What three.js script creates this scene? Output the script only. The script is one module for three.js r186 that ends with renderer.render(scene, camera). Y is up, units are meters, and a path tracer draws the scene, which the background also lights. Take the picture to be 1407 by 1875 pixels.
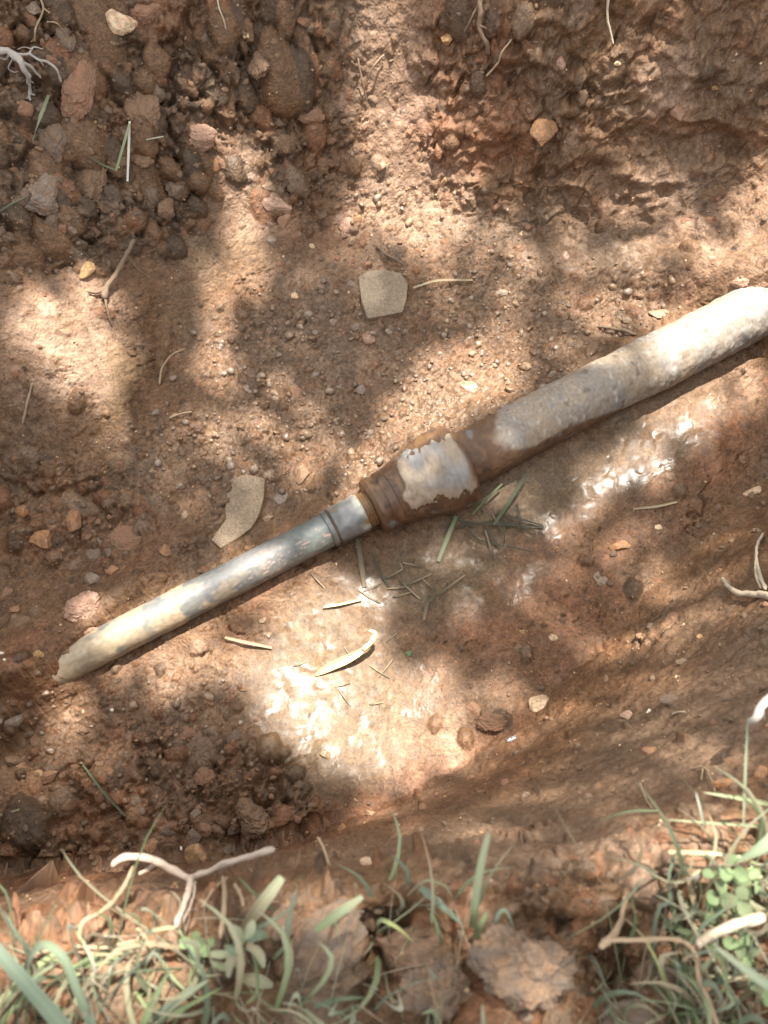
import * as THREE from 'three';
import { mergeGeometries, mergeVertices } from 'three/addons/utils/BufferGeometryUtils.js';

// ------------------------------------------------------------------ camera, sky, sun, exposure
const PW = 1407, PH = 1875;                       // the photograph's size: positions below are read off it
const scene = new THREE.Scene();
const FOV = 60, PITCH = 68 * Math.PI / 180;
const camera = new THREE.PerspectiveCamera(FOV, PW / PH, 0.02, 200);
camera.position.set(0, 0.68, 0.275);
camera.lookAt(0, 0.68 - Math.sin(PITCH), 0.275 - Math.cos(PITCH));
camera.updateMatrixWorld(true);
camera.focus = 0.70;
camera.userData.fStop = 13;

const SKY_L = 0.62;
const SUN = new THREE.Vector3(0.13, 0.925, -0.35).normalize();
{ // a bright hazy sky, whiter towards the horizon and round the sun
  const w = 256, h = 128, d = new Float32Array(w * h * 4);
  for (let j = 0; j < h; j++) for (let i = 0; i < w; i++) {
    const el = ((j + 0.5) / h - 0.5) * Math.PI, az = ((i + 0.5) / w - 0.5) * 2 * Math.PI, x = Math.cos(el) * Math.cos(az), y = Math.sin(el), z = Math.cos(el) * Math.sin(az);
    const c = x * SUN.x + y * SUN.y + z * SUN.z, up = Math.max(0, y), k = Math.pow(1 - up, 2), g = 0.55 * Math.pow(Math.max(0, c), 6), L = SKY_L * (0.85 + 0.25 * k + g);
    const q = (j * w + i) * 4; d[q] = L * (0.90 + 0.10 * k + 0.10 * g); d[q + 1] = L * (0.93 + 0.05 * k + 0.04 * g); d[q + 2] = L * (1.0 - 0.04 * k - 0.06 * g); d[q + 3] = 1;
  }
  const t = new THREE.DataTexture(d, w, h, THREE.RGBAFormat, THREE.FloatType); t.mapping = THREE.EquirectangularReflectionMapping; t.magFilter = THREE.LinearFilter; t.needsUpdate = true;
  scene.background = t; scene.environment = t;
}
const sun = new THREE.DirectionalLight(new THREE.Color(1, 0.95, 0.88), 4.7);
sun.name = 'sun';
sun.position.copy(SUN).multiplyScalar(8);
sun.target.position.set(0, 0, 0);
sun.castShadow = true;
sun.shadow.mapSize.set(2048, 2048);
Object.assign(sun.shadow.camera, { left: -3, right: 3, top: 3, bottom: -3, near: 0.5, far: 20 });
scene.add(sun, sun.target);
const EXPOSURE = 4.0;

// ------------------------------------------------------------------ helpers
let seed = 12345;
const rnd = () => { seed = (seed + 0x6D2B79F5) | 0; let t = Math.imul(seed ^ (seed >>> 15), 1 | seed); t = (t + Math.imul(t ^ (t >>> 7), 61 | t)) ^ t; return ((t ^ (t >>> 14)) >>> 0) / 4294967296; };
const rr = (a, b) => a + (b - a) * rnd();
const clamp = (x, a = 0, b = 1) => x < a ? a : x > b ? b : x;
const sst = (a, b, x) => { x = clamp((x - a) / (b - a)); return x * x * (3 - 2 * x); };
const mix = (a, b, t) => a + (b - a) * t;
const mix3 = (a, b, t) => [mix(a[0], b[0], t), mix(a[1], b[1], t), mix(a[2], b[2], t)];
const V = (x, y, z) => new THREE.Vector3(x, y, z);
function hash3(x, y, z) { let h = Math.imul(x, 374761393) ^ Math.imul(y, 668265263) ^ Math.imul(z, 2147483647 ^ 1274126177); h = Math.imul(h ^ (h >>> 13), 1274126177); h = Math.imul(h ^ (h >>> 16), 0x85ebca6b); return ((h ^ (h >>> 14)) >>> 0) / 4294967296; }
const GR = []; for (let i = 0; i < 256; i++) { const a = rr(-1, 1), b = rr(0, Math.PI * 2), c = Math.sqrt(1 - a * a); GR.push([c * Math.cos(b), a, c * Math.sin(b)]); }
const PERM = new Uint8Array(512); { const p = [...Array(256).keys()]; for (let i = 255; i > 0; i--) { const j = Math.floor(rnd() * (i + 1)); [p[i], p[j]] = [p[j], p[i]]; } for (let i = 0; i < 512; i++) PERM[i] = p[i & 255]; }
function noise(x, y, z) {                          // gradient noise, about -0.8..0.8
  const X = Math.floor(x), Y = Math.floor(y), Z = Math.floor(z), fx = x - X, fy = y - Y, fz = z - Z;
  const u = fx * fx * fx * (fx * (fx * 6 - 15) + 10), v = fy * fy * fy * (fy * (fy * 6 - 15) + 10), w = fz * fz * fz * (fz * (fz * 6 - 15) + 10);
  const g = (i, j, k) => { const q = GR[PERM[(PERM[(PERM[(X + i) & 255] + Y + j) & 255] + Z + k) & 255]]; return q[0] * (fx - i) + q[1] * (fy - j) + q[2] * (fz - k); };
  return mix(mix(mix(g(0, 0, 0), g(1, 0, 0), u), mix(g(0, 1, 0), g(1, 1, 0), u), v), mix(mix(g(0, 0, 1), g(1, 0, 1), u), mix(g(0, 1, 1), g(1, 1, 1), u), v), w);
}
function fbm(x, y, z, o = 4, gain = 0.5) { let s = 0, a = 1, f = 1; for (let i = 0; i < o; i++) { s += a * noise(x * f, y * f + i * 7.3, z * f); a *= gain; f *= 2.03; } return s; }
const WO = { f1: 0, f2: 0, id: 0 };
function worley(x, y, k) {                         // 2-D cells: nearest, second nearest, id of the nearest
  const X = Math.floor(x), Y = Math.floor(y); let a = 9, b = 9, id = 0;
  for (let i = -1; i < 2; i++) for (let j = -1; j < 2; j++) {
    const h = hash3(X + i, Y + j, k), px = X + i + h, py = Y + j + hash3(X + i, Y + j, k + 17), d = (px - x) ** 2 + (py - y) ** 2;
    if (d < a) { b = a; a = d; id = h; } else if (d < b) b = d;
  }
  WO.f1 = Math.sqrt(a); WO.f2 = Math.sqrt(b); WO.id = (id * 7919.37) % 1; return WO;
}
// picture position -> ray; the point of that ray at a height
const RIGHT = V(), UPV = V(), FWD = V(); { const e = camera.matrixWorld.elements; RIGHT.set(e[0], e[1], e[2]); UPV.set(e[4], e[5], e[6]); FWD.set(-e[8], -e[9], -e[10]); }
const TV = Math.tan(FOV * Math.PI / 360), PXM = 2 * TV / PH;      // PXM: metres per photo pixel at 1 m
const ray = (u, v) => V().copy(FWD).addScaledVector(RIGHT, (u - PW / 2) * PXM).addScaledVector(UPV, -(v - PH / 2) * PXM);
const onY = (u, v, y) => { const d = ray(u, v); return V().copy(camera.position).addScaledVector(d, (y - camera.position.y) / d.y); };

const taken = {};
const numbered = n => { const k = taken[n] = (taken[n] ?? -1) + 1; return k ? `${n}_${String(k).padStart(3, '0')}` : n; };
function tag(o, label, category, group, kind) { if (label) o.userData.label = label; if (category) o.userData.category = category; if (group) o.userData.group = group; if (kind) o.userData.kind = kind; return o; }
function mesh(name, geo, mat, parent, label) { const m = new THREE.Mesh(geo, mat); m.castShadow = m.receiveShadow = true; m.name = parent ? name : numbered(name); (parent || scene).add(m); if (label) m.userData.label = label; return m; }
function group(name, pos) { const g = new THREE.Group(); g.name = numbered(name); if (pos) g.position.copy(pos); scene.add(g); return g; }
function dataTex(n, fn, srgb) {
  const d = new Uint8Array(n * n * 4);
  for (let j = 0; j < n; j++) for (let i = 0; i < n; i++) { const c = fn(i / n, j / n), k = (j * n + i) * 4; d[k] = clamp(c[0]) * 255; d[k + 1] = clamp(c[1]) * 255; d[k + 2] = clamp(c[2]) * 255; d[k + 3] = 255; }
  const t = new THREE.DataTexture(d, n, n); t.wrapS = t.wrapT = THREE.RepeatWrapping; t.magFilter = THREE.LinearFilter; t.minFilter = THREE.LinearMipmapLinearFilter; t.generateMipmaps = true;
  if (srgb) t.colorSpace = THREE.SRGBColorSpace; t.needsUpdate = true; return t;
}

// ------------------------------------------------------------------ shape of the pit
const polyY = (list, y) => list.map(([u, v]) => { const p = onY(u, v, y); return [p.x, p.z]; });
const GROUND_Y = 0.31;
const FLOOR = polyY([[-60, 1620], [250, 1592], [500, 1552], [680, 1492], [850, 1398], [950, 1318], [1100, 1180], [1250, 1012], [1400, 872], [1520, 740], [1500, 560], [1250, 480], [1000, 430], [800, 390], [620, 440], [480, 520], [360, 640], [290, 800], [200, 900], [0, 960], [-150, 1050], [-200, 1300]], 0);
const LIP = [...polyY([[-250, 1715], [0, 1685], [300, 1650], [550, 1618], [800, 1604], [1000, 1590], [1200, 1550], [1407, 1480], [1750, 1330]], GROUND_Y - 0.01), [0.42, 0.10], [0.52, -0.1], [0.58, -0.34], [0.46, -0.54], [0.1, -0.60], [-0.3, -0.58], [-0.54, -0.42], [-0.6, -0.1], [-0.52, 0.15], [-0.36, 0.285]];
function polyDist(P, x, z) {                       // distance to the outline, negative inside
  let d = 1e9, inside = false;
  for (let i = 0, j = P.length - 1; i < P.length; j = i++) {
    const [ax, az] = P[j], [bx, bz] = P[i], ex = bx - ax, ez = bz - az, t = clamp(((x - ax) * ex + (z - az) * ez) / (ex * ex + ez * ez));
    const qx = x - ax - t * ex, qz = z - az - t * ez; d = Math.min(d, qx * qx + qz * qz);
    if ((az > z) !== (bz > z) && x < (bx - ax) * (z - az) / (bz - az) + ax) inside = !inside;
  }
  return (inside ? -1 : 1) * Math.sqrt(d);
}
const PIPE_A = onY(150, 1201, 0.007), PIPE_B = onY(1390, 566, 0.030);
const PDIR = V().subVectors(PIPE_B, PIPE_A).normalize();
function pipeS(u, v) {                             // position along the pipe's axis that a picture position points at
  const d = ray(u, v).normalize(), w = V().subVectors(PIPE_A, camera.position), b = PDIR.dot(d);
  return (b * d.dot(w) - PDIR.dot(w)) / (1 - b * b);
}
function wallT(x, z) { const a = polyDist(FLOOR, x, z); if (a <= 0) return [0, a]; const b = polyDist(LIP, x, z); return b >= 0 ? [1, b] : [a / (a - b), a]; }
const BUMPS = [];                                  // soft mounds and hollows: centre, half axes, height
function base0(x, z) {
  const [t, d] = wallT(x, z);
  const near = sst(-0.02, 0.1, z + 0.55 * x - 0.03);
  const p = mix(mix(t, t * t * (3 - 2 * t), 0.75), mix(t, t * t * (3 - 2 * t), 0.35), near);
  let y = GROUND_Y * p;
  if (t === 0) y -= 0.006 * sst(0, 0.12, -d);
  return y;
}
const GRIDB = { n: 260, x0: -0.65, z0: -0.65, w: 1.3, a: null };
function bake(fn) { const { n, x0, z0, w } = GRIDB, a = new Float32Array(n * n); for (let j = 0; j < n; j++) for (let i = 0; i < n; i++) a[j * n + i] = fn(x0 + w * i / (n - 1), z0 + w * j / (n - 1)); return a; }
function look(a, x, z) { const { n, x0, z0, w } = GRIDB; const fx = clamp((x - x0) / w * (n - 1), 0, n - 1.001), fz = clamp((z - z0) / w * (n - 1), 0, n - 1.001), i = fx | 0, j = fz | 0, s = fx - i, t = fz - j, k = j * n + i; return (a[k] * (1 - s) + a[k + 1] * s) * (1 - t) + (a[k + n] * (1 - s) + a[k + n + 1] * s) * t; }
let BASE = bake(base0);
function march(hf, u, v, t0 = 0.15) {
  const d = ray(u, v), o = camera.position; let t = t0, pt = t0;
  for (let i = 0; i < 1200; i++) { const y = o.y + d.y * t; if (y <= hf(o.x + d.x * t, o.z + d.z * t)) break; pt = t; t += 0.0015; }
  for (let i = 0; i < 14; i++) { const m = (pt + t) / 2; if (o.y + d.y * m <= hf(o.x + d.x * m, o.z + d.z * m)) t = m; else pt = m; }
  return V(o.x + d.x * t, o.y + d.y * t, o.z + d.z * t);
}
const baseH = (x, z) => look(BASE, x, z);
// an ellipse read off the picture becomes an ellipse on the ground
function ell(u, v, ru, rv, rot = 0) {
  const r = rot * Math.PI / 180, c = march(baseH, u, v);
  const a = march(baseH, u + ru * Math.cos(r) * 0.5, v + ru * Math.sin(r) * 0.5), a2 = march(baseH, u - ru * Math.cos(r) * 0.5, v - ru * Math.sin(r) * 0.5);
  const b = march(baseH, u - rv * Math.sin(r) * 0.5, v + rv * Math.cos(r) * 0.5), b2 = march(baseH, u + rv * Math.sin(r) * 0.5, v - rv * Math.cos(r) * 0.5);
  const m = [a.x - a2.x, b.x - b2.x, a.z - a2.z, b.z - b2.z], D = m[0] * m[3] - m[1] * m[2] || 1e-6;
  return { x: c.x, z: c.z, m: [m[3] / D, -m[1] / D, -m[2] / D, m[0] / D], R: Math.max(Math.hypot(m[0], m[2]), Math.hypot(m[1], m[3])) };
}
const ellD = (e, x, z) => { const dx = x - e.x, dz = z - e.z; return Math.hypot(e.m[0] * dx + e.m[1] * dz, e.m[2] * dx + e.m[3] * dz); };
const field = (list, lo = 0.55, hi = 1.25) => { const es = list.map(l => [ell(...l.slice(0, 5)), l[5] ?? 1]); return (x, z) => { let s = 0; for (const [e, w] of es) if (Math.abs(x - e.x) < e.R * 1.6 && Math.abs(z - e.z) < e.R * 1.6) { const k = w * (1 - sst(lo, hi, ellD(e, x, z))); if (k > s) s = k; } return s; }; };
for (const [u, v, ru, rv, rot, h] of [
  [120, 630, 150, 130, 15, 0.020], [215, 740, 70, 90, 10, 0.014], [45, 1250, 110, 60, -20, 0.052], [1432, 540, 60, 90, 0, 0.06], [90, 330, 150, 130, 0, 0.014], [300, 240, 120, 90, 0, 0.010],
  [880, 255, 90, 80, 0, 0.014], [960, 320, 110, 40, 10, -0.012], [1150, 330, 90, 60, 0, 0.012], [1080, 400, 110, 30, 8, -0.007], [460, 1495, 80, 60, 0, 0.008], [400, 760, 200, 60, -10, 0.004],
  [560, 650, 140, 90, 10, -0.006], [620, 1250, 190, 160, 0, -0.006], [1010, 920, 190, 70, -28, -0.003], [740, 1000, 140, 60, -28, -0.008], [290, 640, 30, 130, 8, -0.014], [1300, 820, 80, 60, -30, 0.006],
  [430, 470, 90, 60, 20, 0.006], [700, 120, 60, 130, 0, -0.008], [850, 70, 60, 80, 0, 0.01], [560, 330, 60, 90, 0, 0.006], [1290, 1180, 120, 90, -30, 0.006], [1000, 1530, 200, 40, -6, 0.014], [1140, 1765, 50, 80, 0, -0.03], [690, 1745, 36, 90, 30, -0.03], [1010, 1700, 60, 25, 0, -0.015]]) BUMPS.push([ell(u, v, ru, rv, rot), h]);
const PIPE_L = PIPE_A.distanceTo(PIPE_B), PH2 = Math.hypot(PDIR.x, PDIR.z), PSA = pipeS(70, 1240), PSB = pipeS(240, 1155), PSC = pipeS(1335, 593), PSD = pipeS(1418, 552);
BASE = bake((x, z) => {
  let y = base0(x, z); for (const [e, h] of BUMPS) { const d = ellD(e, x, z); if (d < 2.2) y += h * Math.exp(-1.4 * d * d); }
  // soil banked over both ends of the pipe
  const dx = x - PIPE_A.x, dz = z - PIPE_A.z, s = (dx * PDIR.x + dz * PDIR.z) / (PH2 * PH2), lat = (dx * PDIR.z - dz * PDIR.x) / PH2;   // lat > 0: far side
  const yc = PIPE_A.y + PDIR.y * s, l = 1 - sst(PSA, PSB, s - 2.3 * lat), r = sst(PSC, PSD, s + 0.6 * lat);
  const c = Math.max(l, r), R = r > l ? 0.0236 : 0.014, top = yc - R + 2.35 * R * c; if (c > 0) y = Math.max(y, mix(y, top, Math.exp(-((lat / (R * 4.2)) ** 2)) * sst(0, 0.25, c)));
  const along = sst(PSA, PSB, s) * (1 - sst(PSC, PSD, s)), Rp = mix(0.014, 0.0236, sst(0.30, 0.34, s / PIPE_L)), fill = yc - Rp * (lat > 0 ? 0.25 : 0.75) - 0.15 * Rp * noise(x * 30, 4, z * 30);
  if (along > 0 && Math.abs(lat) < 0.12) y = Math.max(y, mix(y, fill, along * Math.exp(-((lat / (Rp * 2.2)) ** 2))));
  return y;
});

// what covers which part of the pit; pale also paints in sunlight (all on the ground, in metres)
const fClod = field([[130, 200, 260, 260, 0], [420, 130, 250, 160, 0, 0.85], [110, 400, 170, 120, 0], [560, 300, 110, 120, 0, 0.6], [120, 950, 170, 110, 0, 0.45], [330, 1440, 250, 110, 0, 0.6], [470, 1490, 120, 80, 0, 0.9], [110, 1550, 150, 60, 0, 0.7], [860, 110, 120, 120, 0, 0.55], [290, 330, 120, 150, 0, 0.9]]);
const fGravel = field([[620, 700, 270, 170, 8], [420, 830, 170, 110, -10], [900, 560, 150, 130, 0, 0.9], [1080, 560, 140, 80, 0, 0.7], [760, 420, 150, 90, 0, 0.4], [950, 690, 110, 80, -20, 0.8], [300, 1330, 300, 120, 0, 0.35], [700, 860, 120, 60, -20, 0.8]]);
const fWet = field([[590, 1240, 150, 200, 10], [640, 1120, 170, 90, -15], [980, 920, 230, 90, -27], [1180, 810, 190, 85, -28, 1], [850, 1050, 190, 110, -20, 0.95], [640, 1370, 120, 70, 0, 0.7], [1080, 480, 160, 60, -5, 0.5], [880, 740, 110, 60, -20, 0.55], [520, 960, 60, 60, 0, 0.6], [760, 1250, 110, 80, 0, 0.6]]);
const fSilt = field([[600, 1250, 150, 170, 10], [640, 1380, 120, 50, 0, 0.8], [990, 900, 200, 60, -27, 0.9], [780, 1060, 150, 60, -15, 0.8], [220, 690, 40, 80, 15, 0.7], [420, 480, 80, 60, 10, 0.6], [350, 560, 70, 50, -20, 0.5], [1200, 740, 120, 50, -28, 0.7], [880, 960, 160, 60, -20, 0.5]]);
const fRed = field([[850, 210, 130, 120, 0], [870, 60, 110, 90, 0, 0.7], [1000, 1130, 180, 120, -25, 0.8], [830, 1420, 240, 60, -33, 0.9], [650, 1500, 180, 40, -15, 1], [60, 1620, 200, 40, 0, 1], [300, 1610, 160, 40, -4, 0.7], [300, 1440, 260, 130, 0, 0.45], [290, 30, 60, 50, 0, 0.8], [150, 130, 60, 90, 0, 0.5], [1190, 960, 140, 60, -40, 0.7], [120, 1200, 180, 110, 0, 0.4], [560, 410, 80, 60, 0, 0.5], [1320, 830, 110, 60, -40, 0.8], [230, 1000, 110, 70, 0, 0.5]]);
const fGrey = field([[1290, 1180, 150, 160, -30, 0.9], [1250, 1330, 220, 120, 0, 0.8], [950, 1540, 240, 70, 0, 0.7], [1300, 150, 200, 200, 0, 0.35], [600, 620, 150, 90, 0, 0.5], [90, 400, 160, 200, 0, 0.5], [60, 230, 100, 150, 0, 0.6], [1050, 420, 200, 90, 0, 0.45]]);
const fPaleSunlit = field([[720, 150, 90, 160, 0, 0.7], [740, 370, 140, 110, 0, 0.6], [450, 360, 80, 110, 0, 0.6], [130, 620, 130, 130, 10, 0.95], [1220, 160, 55, 70, 20, 0.9], [1260, 430, 220, 110, 0, 0.5], [760, 1370, 130, 90, 0, 0.6], [600, 500, 140, 50, 0, 0.5], [1010, 1530, 190, 60, -5, 0.6], [1330, 700, 80, 60, 0, 0.4], [330, 1230, 130, 60, 0, 0.4]]);  // pale clay; sun-patch ellipses, left mound most, have sunlight brightness put into the colour
const fFar = field([[1150, 170, 330, 260, 0], [920, 250, 160, 180, 0, 0.8], [1150, 400, 280, 80, 0, 0.7]], 0.6, 1.2);
const baked = {}; for (const [k, f] of Object.entries({ clod: fClod, gravel: fGravel, wet: fWet, silt: fSilt, red: fRed, grey: fGrey, pale: fPaleSunlit, far: fFar })) baked[k] = bake(f);
const WALL = bake((x, z) => { const [t, d] = wallT(x, z); return t > 0 && t < 1 ? sst(0, 0.06, t) * (1 - sst(0.7, 1, t)) * sst(-0.03, 0.06, z + 0.75 * x - 0.02) : 0; });
const TOP = bake((x, z) => { const [t, d] = wallT(x, z); return t >= 1 ? 1 : sst(0.8, 1, t); });
const FDIST = bake((x, z) => polyDist(FLOOR, x, z));

function weights(x, z) {
  const j = 0.010 * noise(x * 45, 3.1, z * 45) + 0.005 * noise(x * 120, 8.1, z * 120), q = 0.010 * noise(x * 45, 33.1, z * 45) + 0.005 * noise(x * 120, 18.1, z * 120);
  const X = x + j, Z = z + q, w = {};
  for (const k in baked) w[k] = look(baked[k], X, Z);
  w.wall = look(WALL, X, Z); w.top = look(TOP, x, z);
  return w;
}
function detail(x, z, y0, w) {
  const rough = 0.6 + 0.9 * w.clod + 1.0 * w.far + 0.35 * w.top - 0.5 * w.wet - 0.3 * w.silt * (1 - w.wet);
  const jx = 0.006 * noise(x * 55, 1.7, z * 55) + 0.0022 * noise(x * 190, 2.7, z * 190), jz = 0.006 * noise(x * 55, 41.7, z * 55) + 0.0022 * noise(x * 190, 52.7, z * 190);
  const X = x + jx, Z = z + jz, S = Z - 0.8 * y0 * (z < 0 ? 1 : -0.4);
  const crumbly = 0.14 + 0.7 * sst(-0.15, 0.3, noise(x * 15 + 4, 2.2, z * 15)) * clamp(1 - 0.6 * w.pale);
  let h = rough * (0.0062 * noise(x * 24, y0 * 24, z * 24) + 0.0034 * noise(x * 58, y0 * 58 + 5, z * 58) + 0.0052 * (Math.abs(noise(X * 75, 4.4 + y0 * 75, Z * 75)) - 0.2) + crumbly * (0.0062 * (Math.abs(noise(X * 150, 14.4 + y0 * 130, Z * 150)) - 0.2) + 0.0014 * (Math.abs(noise(X * 320, 7.7 + y0 * 200, Z * 320)) - 0.2)));
  const sm = clamp(1 - w.wet * 0.9 - w.silt * 0.5);
  // crevices between the lumps of broken earth
  if (w.clod > 0.03) {
    let c = worley(X * 21 + 0.5 * noise(x * 60, 1, z * 60), S * 21 + 0.5 * noise(x * 60, 31, z * 60), 1), e = sst(0.0, 0.2, c.f2 - c.f1); h += w.clod * 0.019 * (e * (0.35 + 0.65 * c.id) * (1 - 0.35 * c.f1) - 0.5);
    c = worley(X * 55 + 0.6 * noise(x * 160, 1, z * 160), S * 55 + 0.6 * noise(x * 160, 31, z * 160), 2); e = sst(0, 0.22, c.f2 - c.f1); h += w.clod * 0.010 * (e * (0.2 + 0.8 * c.id) * (1 - 0.35 * c.f1) - 0.4);
  }
  // cracks in the drying clay
  { const c = worley(X * 29 + 9 + 0.5 * noise(x * 90, 3, z * 90), S * 29 + 0.5 * noise(x * 90, 13, z * 90), 8), k = 1 - sst(0.01, 0.05, c.f2 - c.f1), on = sst(0.18, 0.4, noise(x * 21, 12.3, z * 21)); h -= sm * k * on * 0.0045; }
  { const c = worley(X * 95 + 9 + 0.6 * noise(x * 260, 3, z * 260), S * 95 + 0.6 * noise(x * 260, 23, z * 260), 9), k = 1 - sst(0.02, 0.1, c.f2 - c.f1), on = sst(0.1, 0.4, noise(x * 37, 22.3, z * 37)); h -= (sm * 0.8 + 0.1) * k * on * 0.0022; }
  // ledges in the far clay face
  if (w.far > 0.03) { const n = fbm(X * 14 + 3, y0 * 26 + 0.6 * noise(x * 20, 5, z * 20), Z * 14, 3); h += w.far * (0.012 * (1 - Math.abs(n) * 2.4)); const r = noise(X * 60, y0 * 66, Z * 60); h += w.far * 0.0035 * (1 - Math.abs(r) * 3); const c = worley(X * 34 + 0.7 * noise(x * 70, 1, z * 70), S * 34 + 0.7 * noise(x * 70, 41, z * 70), 21), e = sst(0, 0.16, c.f2 - c.f1); h += w.far * 0.007 * (e * (0.3 + 0.7 * c.id) - 0.5) * sst(-0.2, 0.25, noise(x * 13, 6.6, z * 13)); }
  // spade smears along the near wall
  if (w.wall > 0.02) { const s = x * 0.72 - z * 0.69, y = y0; h += 0.5 * w.wall * (0.010 * noise(s * 7, y * 34, 2.2) + 0.005 * noise(s * 14, y * 95, 7.2) + 0.006 * (Math.abs(noise(s * 60, y * 70, 4.2)) - 0.2) + 0.004 * (Math.abs(noise(x * 150, y * 130, z * 150)) - 0.2)); }
  // soft wet blobs on flat, settled mud
  h *= 1 - 0.6 * sst(0.4, 0.75, w.wet);
  if (w.wet > 0.05) { const n = noise(x * 85, 61, z * 85); h += w.wet * (0.0003 * n + 0.0001 * noise(x * 170, 71, z * 170) + 0.0011 * sst(0.0, 0.6, noise(x * 50, 81, z * 50)) + 0.0006 * sst(0.05, 0.6, noise(X * 130, 91, Z * 130))); }
  if (w.top > 0.02) h += w.top * (0.012 * noise(x * 18, 4, z * 18) + 0.006 * noise(x * 45, 4, z * 45));
  return h;
}

// ------------------------------------------------------------------ the ground: one sheet, fine in the pit, coarse out to the horizon
const X0 = -0.47, X1 = 0.47, Z0 = -0.50, Z1 = 0.40, STEP = 0.00112;
function axis(a, b) { const out = [], n = Math.round((b - a) / STEP); const far = []; for (let d = 0.006, s = 0.006; d < 60; s *= 1.22, d += s) far.push(d); for (let i = far.length - 1; i >= 0; i--) out.push(a - far[i]); for (let i = 0; i <= n; i++) out.push(a + (b - a) * i / n); for (const d of far) out.push(b + d); return { v: out, i0: far.length, n: n + 1 }; }
const AX = axis(X0, X1), AZ = axis(Z0, Z1), NX = AX.v.length, NZ = AZ.v.length;
const HH = new Float32Array(NX * NZ), WX = [];
console.log('grid', NX, NZ);
const pos = new Float32Array(NX * NZ * 3), col = new Float32Array(NX * NZ * 3), uv = new Float32Array(NX * NZ * 2), uv1 = new Float32Array(NX * NZ * 2);
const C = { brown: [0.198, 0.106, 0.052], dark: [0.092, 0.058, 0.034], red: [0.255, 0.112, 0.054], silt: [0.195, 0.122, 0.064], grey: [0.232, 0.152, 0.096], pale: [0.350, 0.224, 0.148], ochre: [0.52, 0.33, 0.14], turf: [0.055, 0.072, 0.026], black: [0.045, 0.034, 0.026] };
function soilColor(x, y, z, w) {
  const n1 = noise(x * 16, y * 16, z * 16 + 4), n2 = noise(x * 47, y * 47 + 9, z * 47), n3 = noise(x * 150, y * 150, z * 150 + 2), n4 = noise(x * 420, y * 420, z * 420);
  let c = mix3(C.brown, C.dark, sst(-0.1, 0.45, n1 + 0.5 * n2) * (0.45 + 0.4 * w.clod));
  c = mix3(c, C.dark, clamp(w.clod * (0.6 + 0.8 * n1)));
  c = mix3(c, C.red, clamp(w.red * (0.75 + 0.7 * n2) + 0.35 * sst(0.1, 0.5, n2 - n1)));
  c = mix3(c, C.grey, clamp(w.grey * (0.7 + 0.9 * n1) + 0.3 * sst(0.15, 0.5, n3 + n1) + 0.35 * w.gravel));
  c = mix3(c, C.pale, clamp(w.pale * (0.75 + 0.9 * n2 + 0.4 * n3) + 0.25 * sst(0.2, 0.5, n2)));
  c = mix3(c, C.silt, clamp(w.silt * (0.85 + 0.8 * n1 + 0.3 * n2) + 0.25 * w.wet));
  if (w.wall > 0) { const s = x * 0.72 - z * 0.69, k = noise(s * 8, y * 60, 5.5) + 0.6 * noise(s * 18, y * 150, 1.5); c = mix3(c, k > 0 ? C.grey : C.red, w.wall * clamp(Math.abs(k) * 0.8)); c = mix3(c, C.brown, 0.25 * w.wall); c = mix3(c, C.grey, w.wall * sst(0.08, 0.2, y) * 0.5); }
  const far = sst(0.55, 1.1, Math.hypot(x, z));
  if (far > 0) c = mix3(c, C.turf, far * (0.7 + 0.5 * n1));
  const m = 1 + 0.24 * n3 + 0.12 * n4 + 0.2 * n2;
  return [c[0] * m, c[1] * m, c[2] * m];
}
const ROUGH_N = 1024;
for (let j = 0; j < NZ; j++) for (let i = 0; i < NX; i++) {
  const x = AX.v[i], z = AZ.v[j], k = j * NX + i, r = Math.hypot(x, z);
  const far = sst(0.75, 3, r), y0 = baseH(x, z);
  let y = y0 + (far < 1 ? detail(x, z, y0, weights(x, z)) * (1 - far) : 0);
  if (r > 0.7) y += 0.03 * sst(0.7, 2, r) * noise(x * 1.3, 0, z * 1.3) + 0.01 * noise(x * 6, 0, z * 6);
  HH[k] = y;
}
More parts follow.
